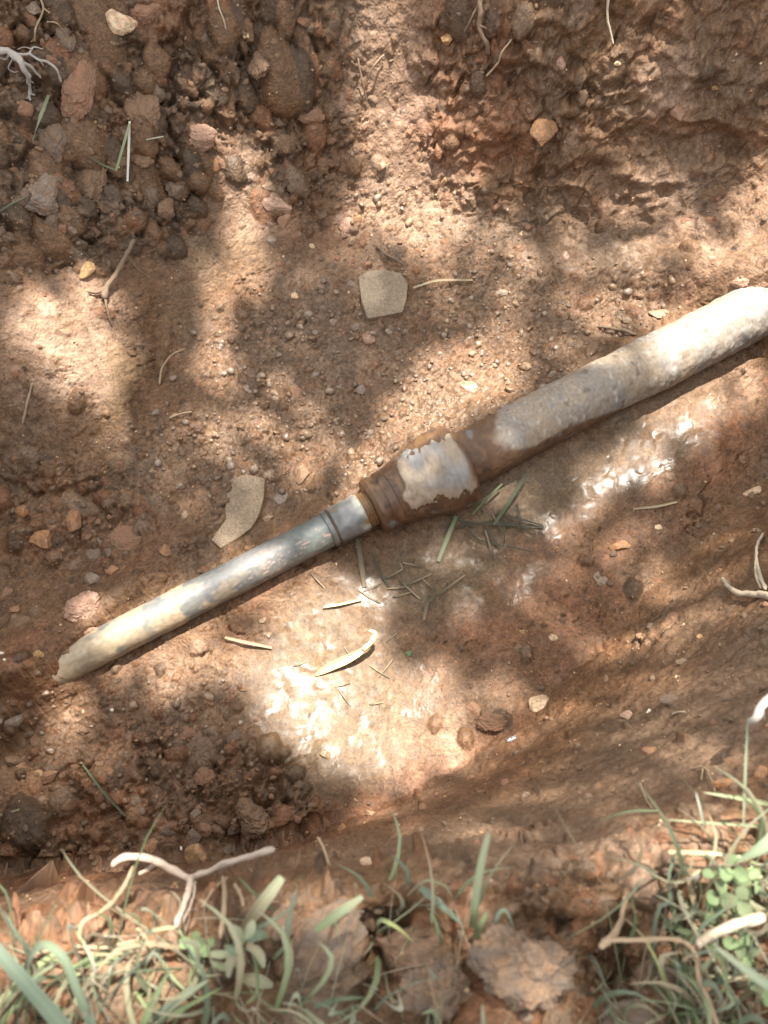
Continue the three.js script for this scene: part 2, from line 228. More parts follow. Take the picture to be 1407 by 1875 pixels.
// crumbs, clods and gravel half sunk in the mud, pressed into the sheet one by one
const tint = new Float32Array(NX * NZ * 4), HB = HH.slice();
function stamp(x, z, r, tall, sink, tone, asp = rr(0.65, 1), lump = 0.22) {
  const a = rr(0, Math.PI), ca = Math.cos(a), sa = Math.sin(a), i0 = Math.max(0, Math.floor((x - r * 1.3 - X0) / STEP)), i1 = Math.min(AX.n - 1, Math.ceil((x + r * 1.3 - X0) / STEP)), j0 = Math.max(0, Math.floor((z - r * 1.3 - Z0) / STEP)), j1 = Math.min(AZ.n - 1, Math.ceil((z + r * 1.3 - Z0) / STEP));
  if (i1 <= i0 || j1 <= j0) return;
  const ci = clamp(Math.round((x - X0) / STEP), 0, AX.n - 1), cj = clamp(Math.round((z - Z0) / STEP), 0, AZ.n - 1), q = rr(0, 50);
  const e = 0.012, gx = (baseH(x + e, z) - baseH(x - e, z)) / (2 * e), gz = (baseH(x, z + e) - baseH(x, z - e)) / (2 * e), kc = (cj + AZ.i0) * NX + ci + AX.i0;
  if (r > 0.0045 && Math.hypot(gx, gz) > 1.4) return;
  tall /= 1 + 0.1 * (gx * gx + gz * gz);
  const yc = HB[kc] + 0.35 * Math.min(HH[kc] - HB[kc], 0.004) - sink * r * tall;
  const p1 = rr(0.35, 0.9), fa = rr(0, 6.28), fx = Math.cos(fa) * rr(0, 0.5), fz = Math.sin(fa) * rr(0, 0.5);
  for (let j = j0; j <= j1; j++) for (let i = i0; i <= i1; i++) {
    const dx = X0 + i * STEP - x, dz = Z0 + j * STEP - z, u = (ca * dx + sa * dz) / r, v = (-sa * dx + ca * dz) / (r * asp);
    let d = u * u + v * v; if (d > 1.7) continue;
    d *= 1 + lump * 3 * noise(dx / r * 1.3 + q, q, dz / r * 1.3) + lump * noise(dx / r * 3.5 + q, q + 5, dz / r * 3.5);
    if (d >= 1) continue;
    const top = Math.min(Math.pow(1 - d, 0.45), p1 + 0.45 + fx * u + fz * v);
    const y = yc + gx * dx + gz * dz + r * tall * top + 0.07 * r * noise(dx / r * 3 + q, 9, dz / r * 3), k = (j + AZ.i0) * NX + i + AX.i0;
    if (y > HH[k]) { HH[k] = y; if (tone) { tint[k * 4] = tone[0]; tint[k * 4 + 1] = tone[1]; tint[k * 4 + 2] = tone[2]; tint[k * 4 + 3] = tone[3] ?? 0.6; } }
  }
}
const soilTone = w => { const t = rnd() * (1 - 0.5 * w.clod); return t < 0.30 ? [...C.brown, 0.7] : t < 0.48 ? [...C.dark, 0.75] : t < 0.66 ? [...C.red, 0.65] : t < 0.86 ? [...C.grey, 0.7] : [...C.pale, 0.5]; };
function sow(n, rmin, rmax, pow, dens, tall, sink) { for (let i = 0; i < n; i++) { const x = rr(X0, X1), z = rr(Z0, Z1), w = weights(x, z), d = dens(w); if (rnd() > d) continue; const r = rmin * Math.pow(rmax / rmin, Math.pow(rnd(), pow)), t = soilTone(w); stamp(x, z, r, rr(tall[0], tall[1]), rr(sink[0], sink[1]), t); } }
const calm = w => clamp(1 - 1.3 * w.wet - 1.0 * w.silt - 0.7 * w.wall);
sow(800, 0.009, 0.028, 1.5, w => 1.0 * w.clod * (1 - 0.6 * w.far) + 0.4 * w.top, [0.6, 1.0], [0.2, 0.5]);
sow(5000, 0.004, 0.012, 1.6, w => 0.95 * w.clod + 0.05 * calm(w) + 0.07 * w.far + 0.5 * w.top, [0.6, 1.0], [0.15, 0.5]);
sow(26000, 0.0020, 0.0056, 1.9, w => clamp(0.95 * w.gravel + 0.25 * w.clod + 0.025 * calm(w) + 0.5 * w.top - 0.5 * w.wet), [0.65, 1.0], [0.05, 0.4]);
sow(90000, 0.0012, 0.0028, 1.5, w => clamp(1.0 * w.gravel + 0.2 * w.clod + 0.035 * calm(w) + 0.4 * w.top - 0.5 * w.wet), [0.65, 1.05], [0.0, 0.35]);
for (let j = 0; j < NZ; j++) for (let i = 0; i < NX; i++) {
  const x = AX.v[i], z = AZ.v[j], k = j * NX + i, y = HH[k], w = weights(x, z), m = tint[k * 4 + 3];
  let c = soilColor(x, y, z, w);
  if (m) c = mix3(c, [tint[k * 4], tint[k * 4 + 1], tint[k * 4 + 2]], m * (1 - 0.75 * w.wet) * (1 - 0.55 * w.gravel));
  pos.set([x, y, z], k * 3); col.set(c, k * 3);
  uv.set([(x - X0) / (X1 - X0), (z - Z0) / (Z1 - Z0)], k * 2);
  const nz = sst(-0.05, 0.1, z);
  uv1.set([(x + 0.5 * y * nz) * 4, (z + (z < -0.1 ? -0.7 * y : 0.8 * y * nz)) * 4], k * 2);
}
// push the relief out along the slope's own direction, so that lumps on the banks stand out of them
const HT = new Float32Array(NX * NZ);
{
  const e = 0.012, nrm = (x, z) => { const gx = (baseH(x + e, z) - baseH(x - e, z)) / (2 * e), gz = (baseH(x, z + e) - baseH(x, z - e)) / (2 * e), q = 1 / Math.hypot(gx, 1, gz), f = sst(0.62, 0.5, Math.max(Math.abs(x), Math.abs(z))); return [-gx * q * f, mix(1, q, f), -gz * q * f]; };
  const disp = (x, z) => { const fx = clamp((x - X0) / (X1 - X0) * (AX.n - 1), 0, AX.n - 1.001), fz = clamp((z - Z0) / (Z1 - Z0) * (AZ.n - 1), 0, AZ.n - 1.001), i = fx | 0, j = fz | 0, a = fx - i, b = fz - j, k = (j + AZ.i0) * NX + i + AX.i0; return (HH[k] * (1 - a) + HH[k + 1] * a) * (1 - b) + (HH[k + NX] * (1 - a) + HH[k + NX + 1] * a) * b - baseH(x, z); };
  for (let j = 0; j < NZ; j++) for (let i = 0; i < NX; i++) {
    const k = j * NX + i, x = AX.v[i], z = AZ.v[j]; HT[k] = HH[k]; if (x < X0 || x > X1 || z < Z0 || z > Z1) continue;
    const h = HH[k] - baseH(x, z), n = nrm(x, z); pos[k * 3] = x + n[0] * h; pos[k * 3 + 1] = baseH(x, z) + n[1] * h; pos[k * 3 + 2] = z + n[2] * h;
    let px = x, pz = z; for (let t = 0; t < 3; t++) { const d = disp(px, pz), m = nrm(px, pz); px = x - m[0] * d; pz = z - m[2] * d; } HT[k] = baseH(px, pz) + nrm(px, pz)[1] * disp(px, pz);
  }
}
function hAt(x, z) {
  if (x < X0 || x > X1 || z < Z0 || z > Z1) return baseH(x, z);
  const fx = clamp((x - X0) / (X1 - X0) * (AX.n - 1), 0, AX.n - 1.001), fz = clamp((z - Z0) / (Z1 - Z0) * (AZ.n - 1), 0, AZ.n - 1.001), i = fx | 0, j = fz | 0, s = fx - i, t = fz - j, k = (j + AZ.i0) * NX + i + AX.i0;
  return (HT[k] * (1 - s) + HT[k + 1] * s) * (1 - t) + (HT[k + NX] * (1 - s) + HT[k + NX + 1] * s) * t;
}
const idx = new Uint32Array((NX - 1) * (NZ - 1) * 6); { let q = 0; for (let j = 0; j < NZ - 1; j++) for (let i = 0; i < NX - 1; i++) { const a = j * NX + i, b = a + 1, c = a + NX, d = c + 1; idx[q++] = a; idx[q++] = c; idx[q++] = b; idx[q++] = b; idx[q++] = c; idx[q++] = d; } }
const gGeo = new THREE.BufferGeometry();
gGeo.setAttribute('position', new THREE.BufferAttribute(pos, 3)); gGeo.setAttribute('color', new THREE.BufferAttribute(col, 3));
gGeo.setAttribute('uv', new THREE.BufferAttribute(uv, 2)); gGeo.setAttribute('uv1', new THREE.BufferAttribute(uv1, 2)); gGeo.setIndex(new THREE.BufferAttribute(idx, 1)); gGeo.computeVertexNormals();
console.log('ground done');
// fine grain, tiling every 25 cm (periodic value noise)
function tileNoise(n, cells, k) { const L = new Float32Array(cells * cells); for (let i = 0; i < L.length; i++) L[i] = hash3(i, k, 77); return (u, v) => { const x = u * cells, y = v * cells, X = Math.floor(x), Y = Math.floor(y), a = x - X, b = y - Y, s = a * a * (3 - 2 * a), t = b * b * (3 - 2 * b), g = (i, j) => L[((Y + j) % cells) * cells + (X + i) % cells]; return mix(mix(g(0, 0), g(1, 0), s), mix(g(0, 1), g(1, 1), s), t); }; }
const tn = [24, 60, 130, 260, 500].map((c, k) => tileNoise(0, c, k + 1));
const grain = dataTex(1024, (u, v) => { const a = tn[0](u, v), b = tn[1](u, v), c = tn[2](u, v), d = tn[3](u, v), e = tn[4](u, v); const h = 0.12 * a + 0.2 * b + 0.28 * c + 0.25 * d + 0.15 * e; return [h, h, h]; });
const grainCol = dataTex(1024, (u, v) => {
  const b = tn[1](v, u), c = tn[2](v, u), d = tn[3](v, u), e = tn[4](v, u); let m = 0.80 + 0.12 * (b - 0.5) + 0.16 * (c - 0.5) + 0.14 * (d - 0.5) + 0.10 * (e - 0.5), r = m, g = m, bl = m;
  if (d > 0.9 && c > 0.55) { r *= 1.22; g *= 1.16; bl *= 1.02; } if (d < 0.09) { r *= 0.72; g *= 0.72; bl *= 0.76; }
  return [r, g, bl];
}, true);
grainCol.channel = 1;
// fine relief of the pit: crumbly where dry, smooth where wet
const bumpTex = dataTex(2048, (u, v) => {
  const x = X0 + (X1 - X0) * u, z = Z0 + (Z1 - Z0) * v, wet = clamp(look(baked.wet, x, z) * 1.1 + 0.6 * look(baked.silt, x, z));
  const y = baseH(x, z), a = Math.abs(noise(x * 300, y * 300, z * 300)), b = Math.abs(noise(x * 700, y * 700, z * 700)), n = 0.25 + (1 - 0.93 * wet) * (1.2 * a + 0.2 * b); return [n, n, n];
});
bumpTex.wrapS = bumpTex.wrapT = THREE.ClampToEdgeWrapping;
const roughTex = dataTex(ROUGH_N, (u, v) => {
  const x = X0 + (X1 - X0) * u, z = Z0 + (Z1 - Z0) * v, w = weights(x, z), n = fbm(x * 40, 3, z * 40, 3), m = noise(x * 190, 3, z * 190);
  let r = 0.66 + 0.16 * n + 0.1 * m; r -= 0.12 * clamp(w.wet * (1.0 + 1.0 * n)) + 0.10 * w.far * sst(-0.1, 0.3, n) + 0.16 * w.gravel + 0.08 * w.wall * sst(0, 0.3, m);
  if (w.wet > 0.25) r -= 0.14 * w.wet * sst(0.0, 0.4, noise(x * 80, 43, z * 80)) + 0.16 * w.wet * sst(0.3, 0.45, m);
  r = mix(r, 0.27 + 0.06 * m, sst(0.48, 0.74, w.wet + 0.3 * n) * sst(-0.15, 0.3, noise(x * 48, 17, z * 48) + 0.6 * noise(x * 150, 27, z * 150)));
  r = clamp(r, 0.1, 0.95); return [r, r, r];
});
roughTex.wrapS = roughTex.wrapT = THREE.ClampToEdgeWrapping;
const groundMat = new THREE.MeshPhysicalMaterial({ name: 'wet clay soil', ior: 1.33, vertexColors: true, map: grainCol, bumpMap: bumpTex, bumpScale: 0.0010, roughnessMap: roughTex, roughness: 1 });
const ground = mesh('ground', gGeo, groundMat); ground.userData.kind = 'structure';
const hit = (u, v) => march(hAt, u, v);
const distPx = p => V().subVectors(p, camera.position).dot(FWD) * PXM;   // metres per photo pixel at p
const lifted = (u, v, lift) => { const p = hit(u, v); return lift ? onY(u, v, p.y + lift) : p; };
const normalAt = (x, z) => { const e = 0.006; return V(hAt(x - e, z) - hAt(x + e, z), 2 * e, hAt(x, z - e) - hAt(x, z + e)).normalize(); };


// ------------------------------------------------------------------ the pipe
// a body of revolution along +X with a profile [[s, r], ...], lumps and colours by fn(s, angle, r) -> [dr, r, g, b]; angle 0 is up, +90 degrees faces the viewer
function turned(profile, ns, na, fn, capped) {
  const L = []; let tot = 0; for (let i = 1; i < profile.length; i++) tot += Math.hypot(profile[i][0] - profile[i - 1][0], profile[i][1] - profile[i - 1][1]);
  for (let i = 1; i < profile.length; i++) { const [a, ra] = profile[i - 1], [b, rb] = profile[i], n = Math.max(1, Math.round(ns * Math.hypot(b - a, rb - ra) / tot)); for (let k = i === 1 ? 0 : 1; k <= n; k++) L.push([mix(a, b, k / n), mix(ra, rb, k / n)]); }
  const P = [], K = [], I = [];
  for (const [s, r] of L) for (let j = 0; j <= na; j++) {
    const t = (j % na) / na * Math.PI * 2, f = fn(s, t, r), q = r + f[0];
    P.push(s, q * Math.cos(t), q * Math.sin(t)); K.push(f[1], f[2], f[3]);
  }
  for (let i = 0; i < L.length - 1; i++) for (let j = 0; j < na; j++) { const a = i * (na + 1) + j, b = a + 1, c = a + na + 1, d = c + 1; I.push(a, b, c, b, d, c); }
  const g = new THREE.BufferGeometry(); g.setAttribute('position', new THREE.Float32BufferAttribute(P, 3)); g.setAttribute('color', new THREE.Float32BufferAttribute(K, 3)); g.setIndex(I);
  const m = mergeVertices(g, 1e-6); m.computeVertexNormals(); return m;
}
const pipe = group('water_pipe', PIPE_A);
pipe.quaternion.setFromRotationMatrix(new THREE.Matrix4().makeBasis(PDIR, V().crossVectors(V().crossVectors(PDIR, V(0, 1, 0)).normalize(), PDIR).normalize(), V().crossVectors(PDIR, V(0, 1, 0)).normalize()));
tag(pipe, 'muddy water pipe of thin copper and thick rusty iron joined by a bell socket', 'pipe');
const PS = u => { const v = u < 700 ? 972 + (u - 612) * -0.494 : 870 + (u - 795) * -0.513; return pipeS(u, v); };
const sPt = a => [noise(a[0] * 1, a[1], a[2])];
const cyl = (s, t, f, o = 0) => noise(s * f + o, Math.cos(t) * 0.02 * f + o, Math.sin(t) * 0.02 * f);
const pipeMat = (rough, metal) => new THREE.MeshStandardMaterial({ name: 'pipe skin', vertexColors: true, roughness: rough, metalness: metal });
const PC = { copper: [0.120, 0.108, 0.104], pink: [0.50, 0.30, 0.23], verd: [0.135, 0.16, 0.14], dust: [0.31, 0.24, 0.155], rust: [0.085, 0.042, 0.023], mud: [0.130, 0.072, 0.036], crust: [0.27, 0.205, 0.14], slate: [0.16, 0.155, 0.15], black: [0.03, 0.028, 0.026], solder: [0.38, 0.36, 0.30], ochre: [0.30, 0.165, 0.065] };
const tones = (k, n) => [k[0] * n, k[1] * n, k[2] * n];
const RS = 0.0140, RB = 0.0236;
const sEnd = PS(604), sCol = PS(668), sRing = PS(690);
// thin copper pipe: dusty towards the buried end, bare and scratched near the joint
mesh('copper_pipe', turned([[PS(78), RS], [sEnd, RS]], 420, 96, (s, t) => {
  const k = (s - PS(130)) / (sEnd - PS(130)), dusty = sst(0.52, 0.18, k + 0.55 * cyl(s, t, 40) + 0.25 * cyl(s, t, 120, 3)), blotch = sst(0.0, 0.28, cyl(s, t, 60, 9) + 0.5 * cyl(s, t, 190, 2));
  let c = mix3(PC.copper, PC.verd, 0.35 + 0.5 * cyl(s, t, 25, 4)); c = mix3(c, PC.dust, clamp(0.92 * dusty + 0.75 * blotch * sst(0.95, 0.4, k)));
  const sc = noise(s * 160 + t * 9, t * 14, 3.3) + 0.4 * noise(s * 320 + t * 19, t * 26, 8.3); if (k > 0.5) c = mix3(c, PC.pink, sst(0.22, 0.42, sc) * sst(0.5, 0.75, k) * 0.8 * sst(1.6, 0.6, Math.abs(t - 0.5)));
  if (k > 0.86) c = mix3(c, PC.verd, 0.5 * sst(-0.1, 0.3, cyl(s, t, 90, 6)));
    const pit = sst(0.33, 0.42, cyl(s, t, 330, 1)); c = mix3(c, PC.slate, 0.6 * pit);
  return [0.0004 * cyl(s, t, 30) + 0.00018 * cyl(s, t, 220) + 0.0005 * dusty * (0.5 + cyl(s, t, 110)), ...tones(c, 1 + 0.35 * cyl(s, t, 260, 7))];
}), pipeMat(0.5, 0.15), pipe, 'thin grey copper pipe, dusty and half buried at its left end');
// copper sleeve at the joint
const sleeve = mesh('copper_sleeve', turned([[sEnd - 0.0004, RS - 0.002], [sEnd, RS + 0.0013], [PS(611), RS + 0.0018], [PS(614), RS + 0.0004], [PS(617), RS + 0.0017], [PS(655), RS + 0.0020], [PS(664), RS + 0.0026], [sCol, RS + 0.0018], [sCol + 0.0004, RS - 0.002]], 120, 96, (s, t) => {
  const e = (s - sEnd) / (sCol - sEnd); let c = mix3(PC.copper, PC.verd, clamp(0.5 + 0.9 * cyl(s, t, 60, 5))); c = mix3(c, [0.27, 0.245, 0.245], sst(0, 0.3, cyl(s, t, 45, 8)) * 0.6); c = mix3(c, PC.solder, sst(0.75, 0.98, e + 0.25 * cyl(s, t, 120)));
  c = mix3(c, PC.ochre, sst(0.28, 0.36, cyl(s, t, 80, 31))); return [0.0005 * cyl(s, t, 90) + 0.0006 * sst(0.85, 1, e) * cyl(s, t, 200), ...tones(c, 1 + 0.4 * cyl(s, t, 200))];
}), pipeMat(0.38, 0.25), pipe, 'grey copper sleeve with a pale solder rim');
mesh('sleeve_seam', turned([[PS(612.6), RS + 0.0002], [PS(613), RS + 0.0016], [PS(615), RS + 0.0016], [PS(615.4), RS + 0.0002]], 8, 64, (s, t) => [0.0003 * cyl(s, t, 150), ...PC.rust]), pipeMat(0.8, 0), sleeve);
// brown threaded nipple with tool marks
mesh('threaded_nipple', turned([[sCol - 0.002, RS], [sCol, RS + 0.0008], [PS(702), RS + 0.0016]], 60, 120, (s, t) => {
  const g = Math.sin(s * 2 * Math.PI / 0.0019 + t), m = sst(0.2, 0.5, noise(s * 90, t * 5.5, 3)); const c = mix3(mix3(PC.mud, PC.ochre, 0.35 + 0.5 * cyl(s, t, 60)), PC.crust, 0.6 * m); return [0.00035 * g + 0.0006 * noise(s * 60, t * 5.5, 3), ...c];
}), pipeMat(0.3, 0.1), pipe, 'brown wet threaded nipple with tool marks');
// rusty ring nut and bell socket
const mudSkin = (s, t, wet) => { let c = mix3(PC.mud, PC.rust, clamp(0.45 + cyl(s, t, 50, 3))); c = mix3(c, PC.ochre, 0.3 * sst(0.1, 0.4, cyl(s, t, 110, 8))); c = mix3(c, PC.black, 0.5 * sst(0.22, 0.34, cyl(s, t, 240, 28))); c = mix3(c, PC.slate, 0.8 * sst(0.3, 0.42, cyl(s, t, 70, 21))); return tones(c, 1 + 0.35 * cyl(s, t, 200, 4)); };
mesh('ring_nut', turned([[PS(683), RS], [PS(684), 0.0222], [PS(690), 0.0243], [PS(697), 0.0240], [PS(700), 0.0228], [PS(704), 0.0242], [PS(716), 0.0244], [PS(720), 0.0228], [PS(724), 0.0226]], 90, 140, (s, t) => [0.0011 * cyl(s, t, 45) + 0.0005 * cyl(s, t, 150), ...mudSkin(s, t)]), pipeMat(0.42, 0.1), pipe, 'rusty brown ring nut');
const ba = PS(718), bb = PS(842);
mesh('bell_socket', turned([[ba - 0.002, 0.0225], [ba, 0.0236], [PS(735), 0.0262], [PS(760), 0.0296], [PS(785), 0.0332], [PS(806), 0.0352], [PS(826), 0.0352], [PS(836), 0.0345], [bb, 0.0328], [bb + 0.001, 0.0300], [bb + 0.0012, RB]], 200, 200, (s, t) => {
  const k = (s - ba) / (bb - ba), a = t > Math.PI ? t - 2 * Math.PI : t;     // dried clay cake on the upper front
  const edge = sst(-0.5, -0.42, a + 0.65 * cyl(s, t, 42, 2) + 0.35 * cyl(s, t, 130, 2) + 0.25 * cyl(s, t, 330, 2) + 0.1 * (1 - k)) * (1 - sst(0.9, 0.98, a + 0.6 * cyl(s, t, 40, 7) + 0.3 * cyl(s, t, 120, 5) + 0.25 * cyl(s, t, 330, 5))) * sst(0.14, 0.18, k + 0.25 * cyl(s, t, 40) + 0.1 * cyl(s, t, 120)) * (1 - sst(0.90, 0.99, k + 0.05 * cyl(s, t, 90)));
  let c = mudSkin(s, t); let cake = mix3(PC.crust, [0.21, 0.20, 0.19], sst(0.0, 0.3, cyl(s, t, 45, 14) - 0.25 * (a - 0.1))); cake = mix3(cake, [0.40, 0.31, 0.22], 0.6 * sst(0.05, 0.3, cyl(s, t, 70, 41))); cake = tones(cake, 1 + 0.25 * cyl(s, t, 210) + 0.25 * cyl(s, t, 480));
  c = mix3(c, cake, edge); return [0.0030 * cyl(s, t, 24) + 0.0016 * cyl(s, t, 70) + 0.0008 * cyl(s, t, 200) + 0.0004 * cyl(s, t, 420) + 0.0015 * edge * (0.7 + cyl(s, t, 90)), ...c];
}), pipeMat(0.52, 0), pipe, 'bell socket with a pale cake of dried clay on rusty iron');
// thick iron pipe
const s0 = PS(836), s1 = PS(1440), sc = u => (s0 + (s1 - s0) * (u - 836) / 604);
mesh('iron_pipe', turned([[s0, RB], [s1, RB]], 560, 150, (s, t) => {
  const a = t > Math.PI ? t - 2 * Math.PI : t, k = (s - s0) / (s1 - s0), n = cyl(s, t, 30, 6), n2 = cyl(s, t, 85, 3);
  const start = 0.10 + 0.055 * Math.max(0, -a) + 0.05 * Math.max(0, a - 0.2), edge = sst(start - 0.02, start + 0.02, k + 0.035 * n2 + 0.02 * n) * (1 - sst(0.9, 1.15, a - 1.6 * (k - 0.1) * sst(0.2, 0.5, k) * 1.2 + 0.25 * n + 0.15 * n2));
  let c = mudSkin(s, t); let cake = mix3(PC.crust, PC.slate, clamp(0.30 + 1.3 * n + 0.7 * n2) * 0.8);
  cake = mix3(cake, PC.rust, 0.55 * sst(0.25, 0.42, cyl(s, t, 150, 17))); cake = mix3(cake, PC.slate, 0.7 * sst(0.27, 0.38, cyl(s, t, 320, 5))); cake = mix3(cake, [0.40, 0.37, 0.32], 0.5 * sst(0.2, 0.4, cyl(s, t, 190, 27)));
  c = mix3(c, tones(cake, 1 + 0.4 * cyl(s, t, 420, 2)), edge);
  return [0.0009 * cyl(s, t, 22) + 0.0007 * n2 + 0.00045 * cyl(s, t, 240) + 0.0003 * cyl(s, t, 520) + 0.0012 * edge * (0.6 + cyl(s, t, 120)), ...c];
}), pipeMat(0.68, 0), pipe, 'thick iron pipe crusted with pale grey clay');


// ------------------------------------------------------------------ stones and clods
function icoBase(n) { const g = new THREE.IcosahedronGeometry(1, n); g.deleteAttribute('uv'); g.deleteAttribute('normal'); return mergeVertices(g, 1e-5); }
const ICO = {}; const ico = n => (ICO[n] ||= icoBase(n));
// angular stone: planes cut off a ball; rounded: fewer cuts; tone(p) gives the colour of a point on the unit shape
function rock(n, cuts, soft, ax, tone, lump = 0.05, rough = 0.02) {
  const g = ico(n).clone(), p = g.attributes.position, planes = [], q = rr(0, 90), K = [];
  for (let i = 0; i < cuts; i++) { const v = V(rr(-1, 1), rr(-1, 1), rr(-1, 1)).normalize(); planes.push([v, rr(0.5, 0.88)]); }
  for (let i = 0; i < p.count; i++) {
    const d = V().fromBufferAttribute(p, i).normalize(); let s = Math.exp(-soft);
    for (const [v, o] of planes) { const c = v.dot(d); if (c > 0.05) s += Math.exp(-soft * Math.min(o / c, 3)); }
    let r = -Math.log(s) / soft; r = Math.max(r, 0.25);
    r *= 1 + lump * 2 * noise(d.x * 1.6 + q, d.y * 1.6, d.z * 1.6) + Math.min(rough, 0.05) * 2 * noise(d.x * 6 + q, d.y * 6, d.z * 6) + Math.min(rough, 0.03) * noise(d.x * 14 + q, d.y * 14, d.z * 14);
    if (rough > 0.04) r *= 1 + 2.2 * rough * (Math.abs(noise(d.x * 2.6 + q, d.y * 2.6, d.z * 2.6 + 9)) + 0.6 * Math.abs(noise(d.x * 5.5 + q, d.y * 5.5, d.z * 5.5)) + 0.25 * Math.abs(noise(d.x * 11 + q, d.y * 11, d.z * 11)) - 0.3);
    p.setXYZ(i, d.x * r * ax[0], d.y * r * ax[1], d.z * r * ax[2]);
    const c = tone(d, q); K.push(...c);
  }
  g.setAttribute('color', new THREE.Float32BufferAttribute(K, 3)); g.computeVertexNormals(); return g;
}
const SC = { ochre: [[0.46, 0.27, 0.10], [0.24, 0.115, 0.05]], orange: [[0.40, 0.185, 0.062], [0.22, 0.10, 0.05]], red: [[0.225, 0.102, 0.056], [0.15, 0.074, 0.042]], cream: [[0.58, 0.43, 0.27], [0.42, 0.24, 0.13]], grey: [[0.235, 0.185, 0.145], [0.16, 0.12, 0.09]], slab: [[0.285, 0.225, 0.170], [0.22, 0.165, 0.12]], dark: [[0.115, 0.085, 0.062], [0.085, 0.06, 0.042]], brown: [[0.165, 0.094, 0.05], [0.105, 0.062, 0.036]], pink: [[0.38, 0.235, 0.17], [0.27, 0.15, 0.10]], white: [[0.66, 0.62, 0.52], [0.5, 0.42, 0.3]], tan: [[0.34, 0.235, 0.145], [0.22, 0.145, 0.085]] };
const MUD = [0.175, 0.102, 0.055];
const toneOf = (k, amt = 0.5, film = k === 'white' || k === 'cream' ? 0.15 : 0.42) => (d, q) => { const n = noise(d.x * 2.2 + q, d.y * 2.2, d.z * 2.2), m = noise(d.x * 7 + q, d.y * 7 + 3, d.z * 7), c = mix3(SC[k][0], SC[k][1], clamp(amt + 1.4 * n + 0.9 * m)), z = 1 + 0.35 * noise(d.x * 15, d.y * 15 + q, d.z * 15), f = clamp(film + 1.1 * noise(d.x * 3 + q, d.y * 3 + 7, d.z * 3) + 0.5 * noise(d.x * 9, d.y * 9 + q, d.z * 9)); return tones(mix3(c, MUD, f), z); };
const stoneMat = new THREE.MeshStandardMaterial({ name: 'stone', vertexColors: true, roughness: 0.7 });
const wetStone = new THREE.MeshStandardMaterial({ name: 'wet stone', vertexColors: true, roughness: 0.38 });
const clodMat = new THREE.MeshStandardMaterial({ name: 'clod', vertexColors: true, roughness: 0.85 });
function rest(o, u, v, sink, ry, tilt = 1) {       // lay an object on the ground at a picture position
  const p = hit(u, v), n = normalAt(p.x, p.z); o.position.copy(p).addScaledVector(n, -sink);
  const qn = new THREE.Quaternion().setFromUnitVectors(V(0, 1, 0), V(0, 1, 0).lerp(n, tilt).normalize()); o.quaternion.copy(qn).multiply(new THREE.Quaternion().setFromAxisAngle(V(0, 1, 0), ry)); return p;
}
function stone(name, label, category, u, v, wpx, hpx, tone, o = {}) {
  const p = hit(u, v), k = distPx(p) * 0.5, a = wpx * k, b = hpx * k, hgt = (o.tall ?? 0.6) * Math.min(a, b);
  const clod = name === 'soil_clod', big = Math.max(wpx, hpx);
  const g = rock(o.n ?? (big > 90 ? 40 : big > 40 ? 30 : big > 18 ? 15 : 8), o.cuts ?? (clod ? 9 : 13), o.soft ?? (clod ? 9 : 22), [a, hgt, b], toneOf(tone, o.amt ?? 0.45), o.lump ?? (clod ? 0.14 : 0.04), o.rough ?? (clod ? 0.11 : 0.03));
  const m = mesh(name, g, o.wet ? wetStone : clod ? clodMat : stoneMat); tag(m, label, category, o.group);
  const steep = 1 - normalAt(p.x, p.z).y; rest(m, u, v, hgt * (o.sink ?? (steep > 0.45 ? -0.25 : 0.1)), -(o.rot ?? 0) * Math.PI / 180, o.tilt ?? (steep > 0.45 ? 0.3 : 1)); return m;
}
const ST = (...a) => stone('stone', a[0], 'stone', ...a.slice(1)), CL = (...a) => stone('soil_clod', a[0], 'clod', ...a.slice(1));
ST('pale ochre stone stained crimson, at the top left of the pit', 222, 38, 62, 52, 'cream', { amt: 0.35, tall: 0.7 });
CL('large reddish clod touching the crimson-stained ochre stone', 272, 24, 66, 58, 'red');
ST('small ochre pebble on dark clods right of the crimson-stained stone', 452, 64, 17, 20, 'cream');
ST('tiny brick-red chip beside the pale branching root', 60, 68, 13, 20, 'orange');
CL('big oval reddish-brown clod in the upper left corner', 154, 165, 78, 128, 'red', { rot: 15, amt: 0.6 });
CL('wedge-shaped brown clod with a smooth flat face, upper left', 262, 195, 66, 88, 'brown', { cuts: 7, soft: 16, lump: 0.05, amt: 0.3 });
CL('dark round clod below the short green grass piece', 98, 262, 58, 76, 'dark', { amt: 0.2 });
CL('grey-brown clod with a pale fleck at the left edge', 78, 358, 92, 84, 'grey', { amt: 0.8 });
CL('lumpy dark clod under the crumbling left bank', 170, 330, 66, 80, 'brown', { amt: 0.7 });
CL('small brown clod high on the left bank', 120, 70, 52, 58, 'dark');
CL('rounded clod at the top left picture corner', 55, 14, 40, 30, 'grey');
CL('clod at the edge of the sunlit strip, upper left of centre', 372, 250, 66, 56, 'pink', { amt: 0.7 });
CL('dark clod high up left of the sunlit strip', 480, 120, 60, 74, 'brown', { amt: 0.8 });
CL('reddish clod in the shade beside the sunlit strip', 575, 215, 56, 48, 'red', { amt: 0.7 });
CL('knobbly clod in the shade above the flat pink slab', 525, 265, 50, 42, 'brown');
ST('flat pinkish slab lying in the upper sun patch', 505, 372, 66, 44, 'pink', { tall: 0.35, cuts: 16 });
ST('flat grey stone just above the pinkish slab', 458, 322, 46, 26, 'slab', { tall: 0.4 });
ST('brown angular stone at the foot of the pinkish slab', 522, 404, 30, 44, 'red');
ST('round grey pebble below the pinkish slab', 500, 440, 22, 22, 'grey');
ST('pale pebble right of the round grey pebble', 573, 450, 13, 11, 'cream');
ST('ochre pebble in the soil right of the pinkish slab', 492, 342, 30, 24, 'tan');
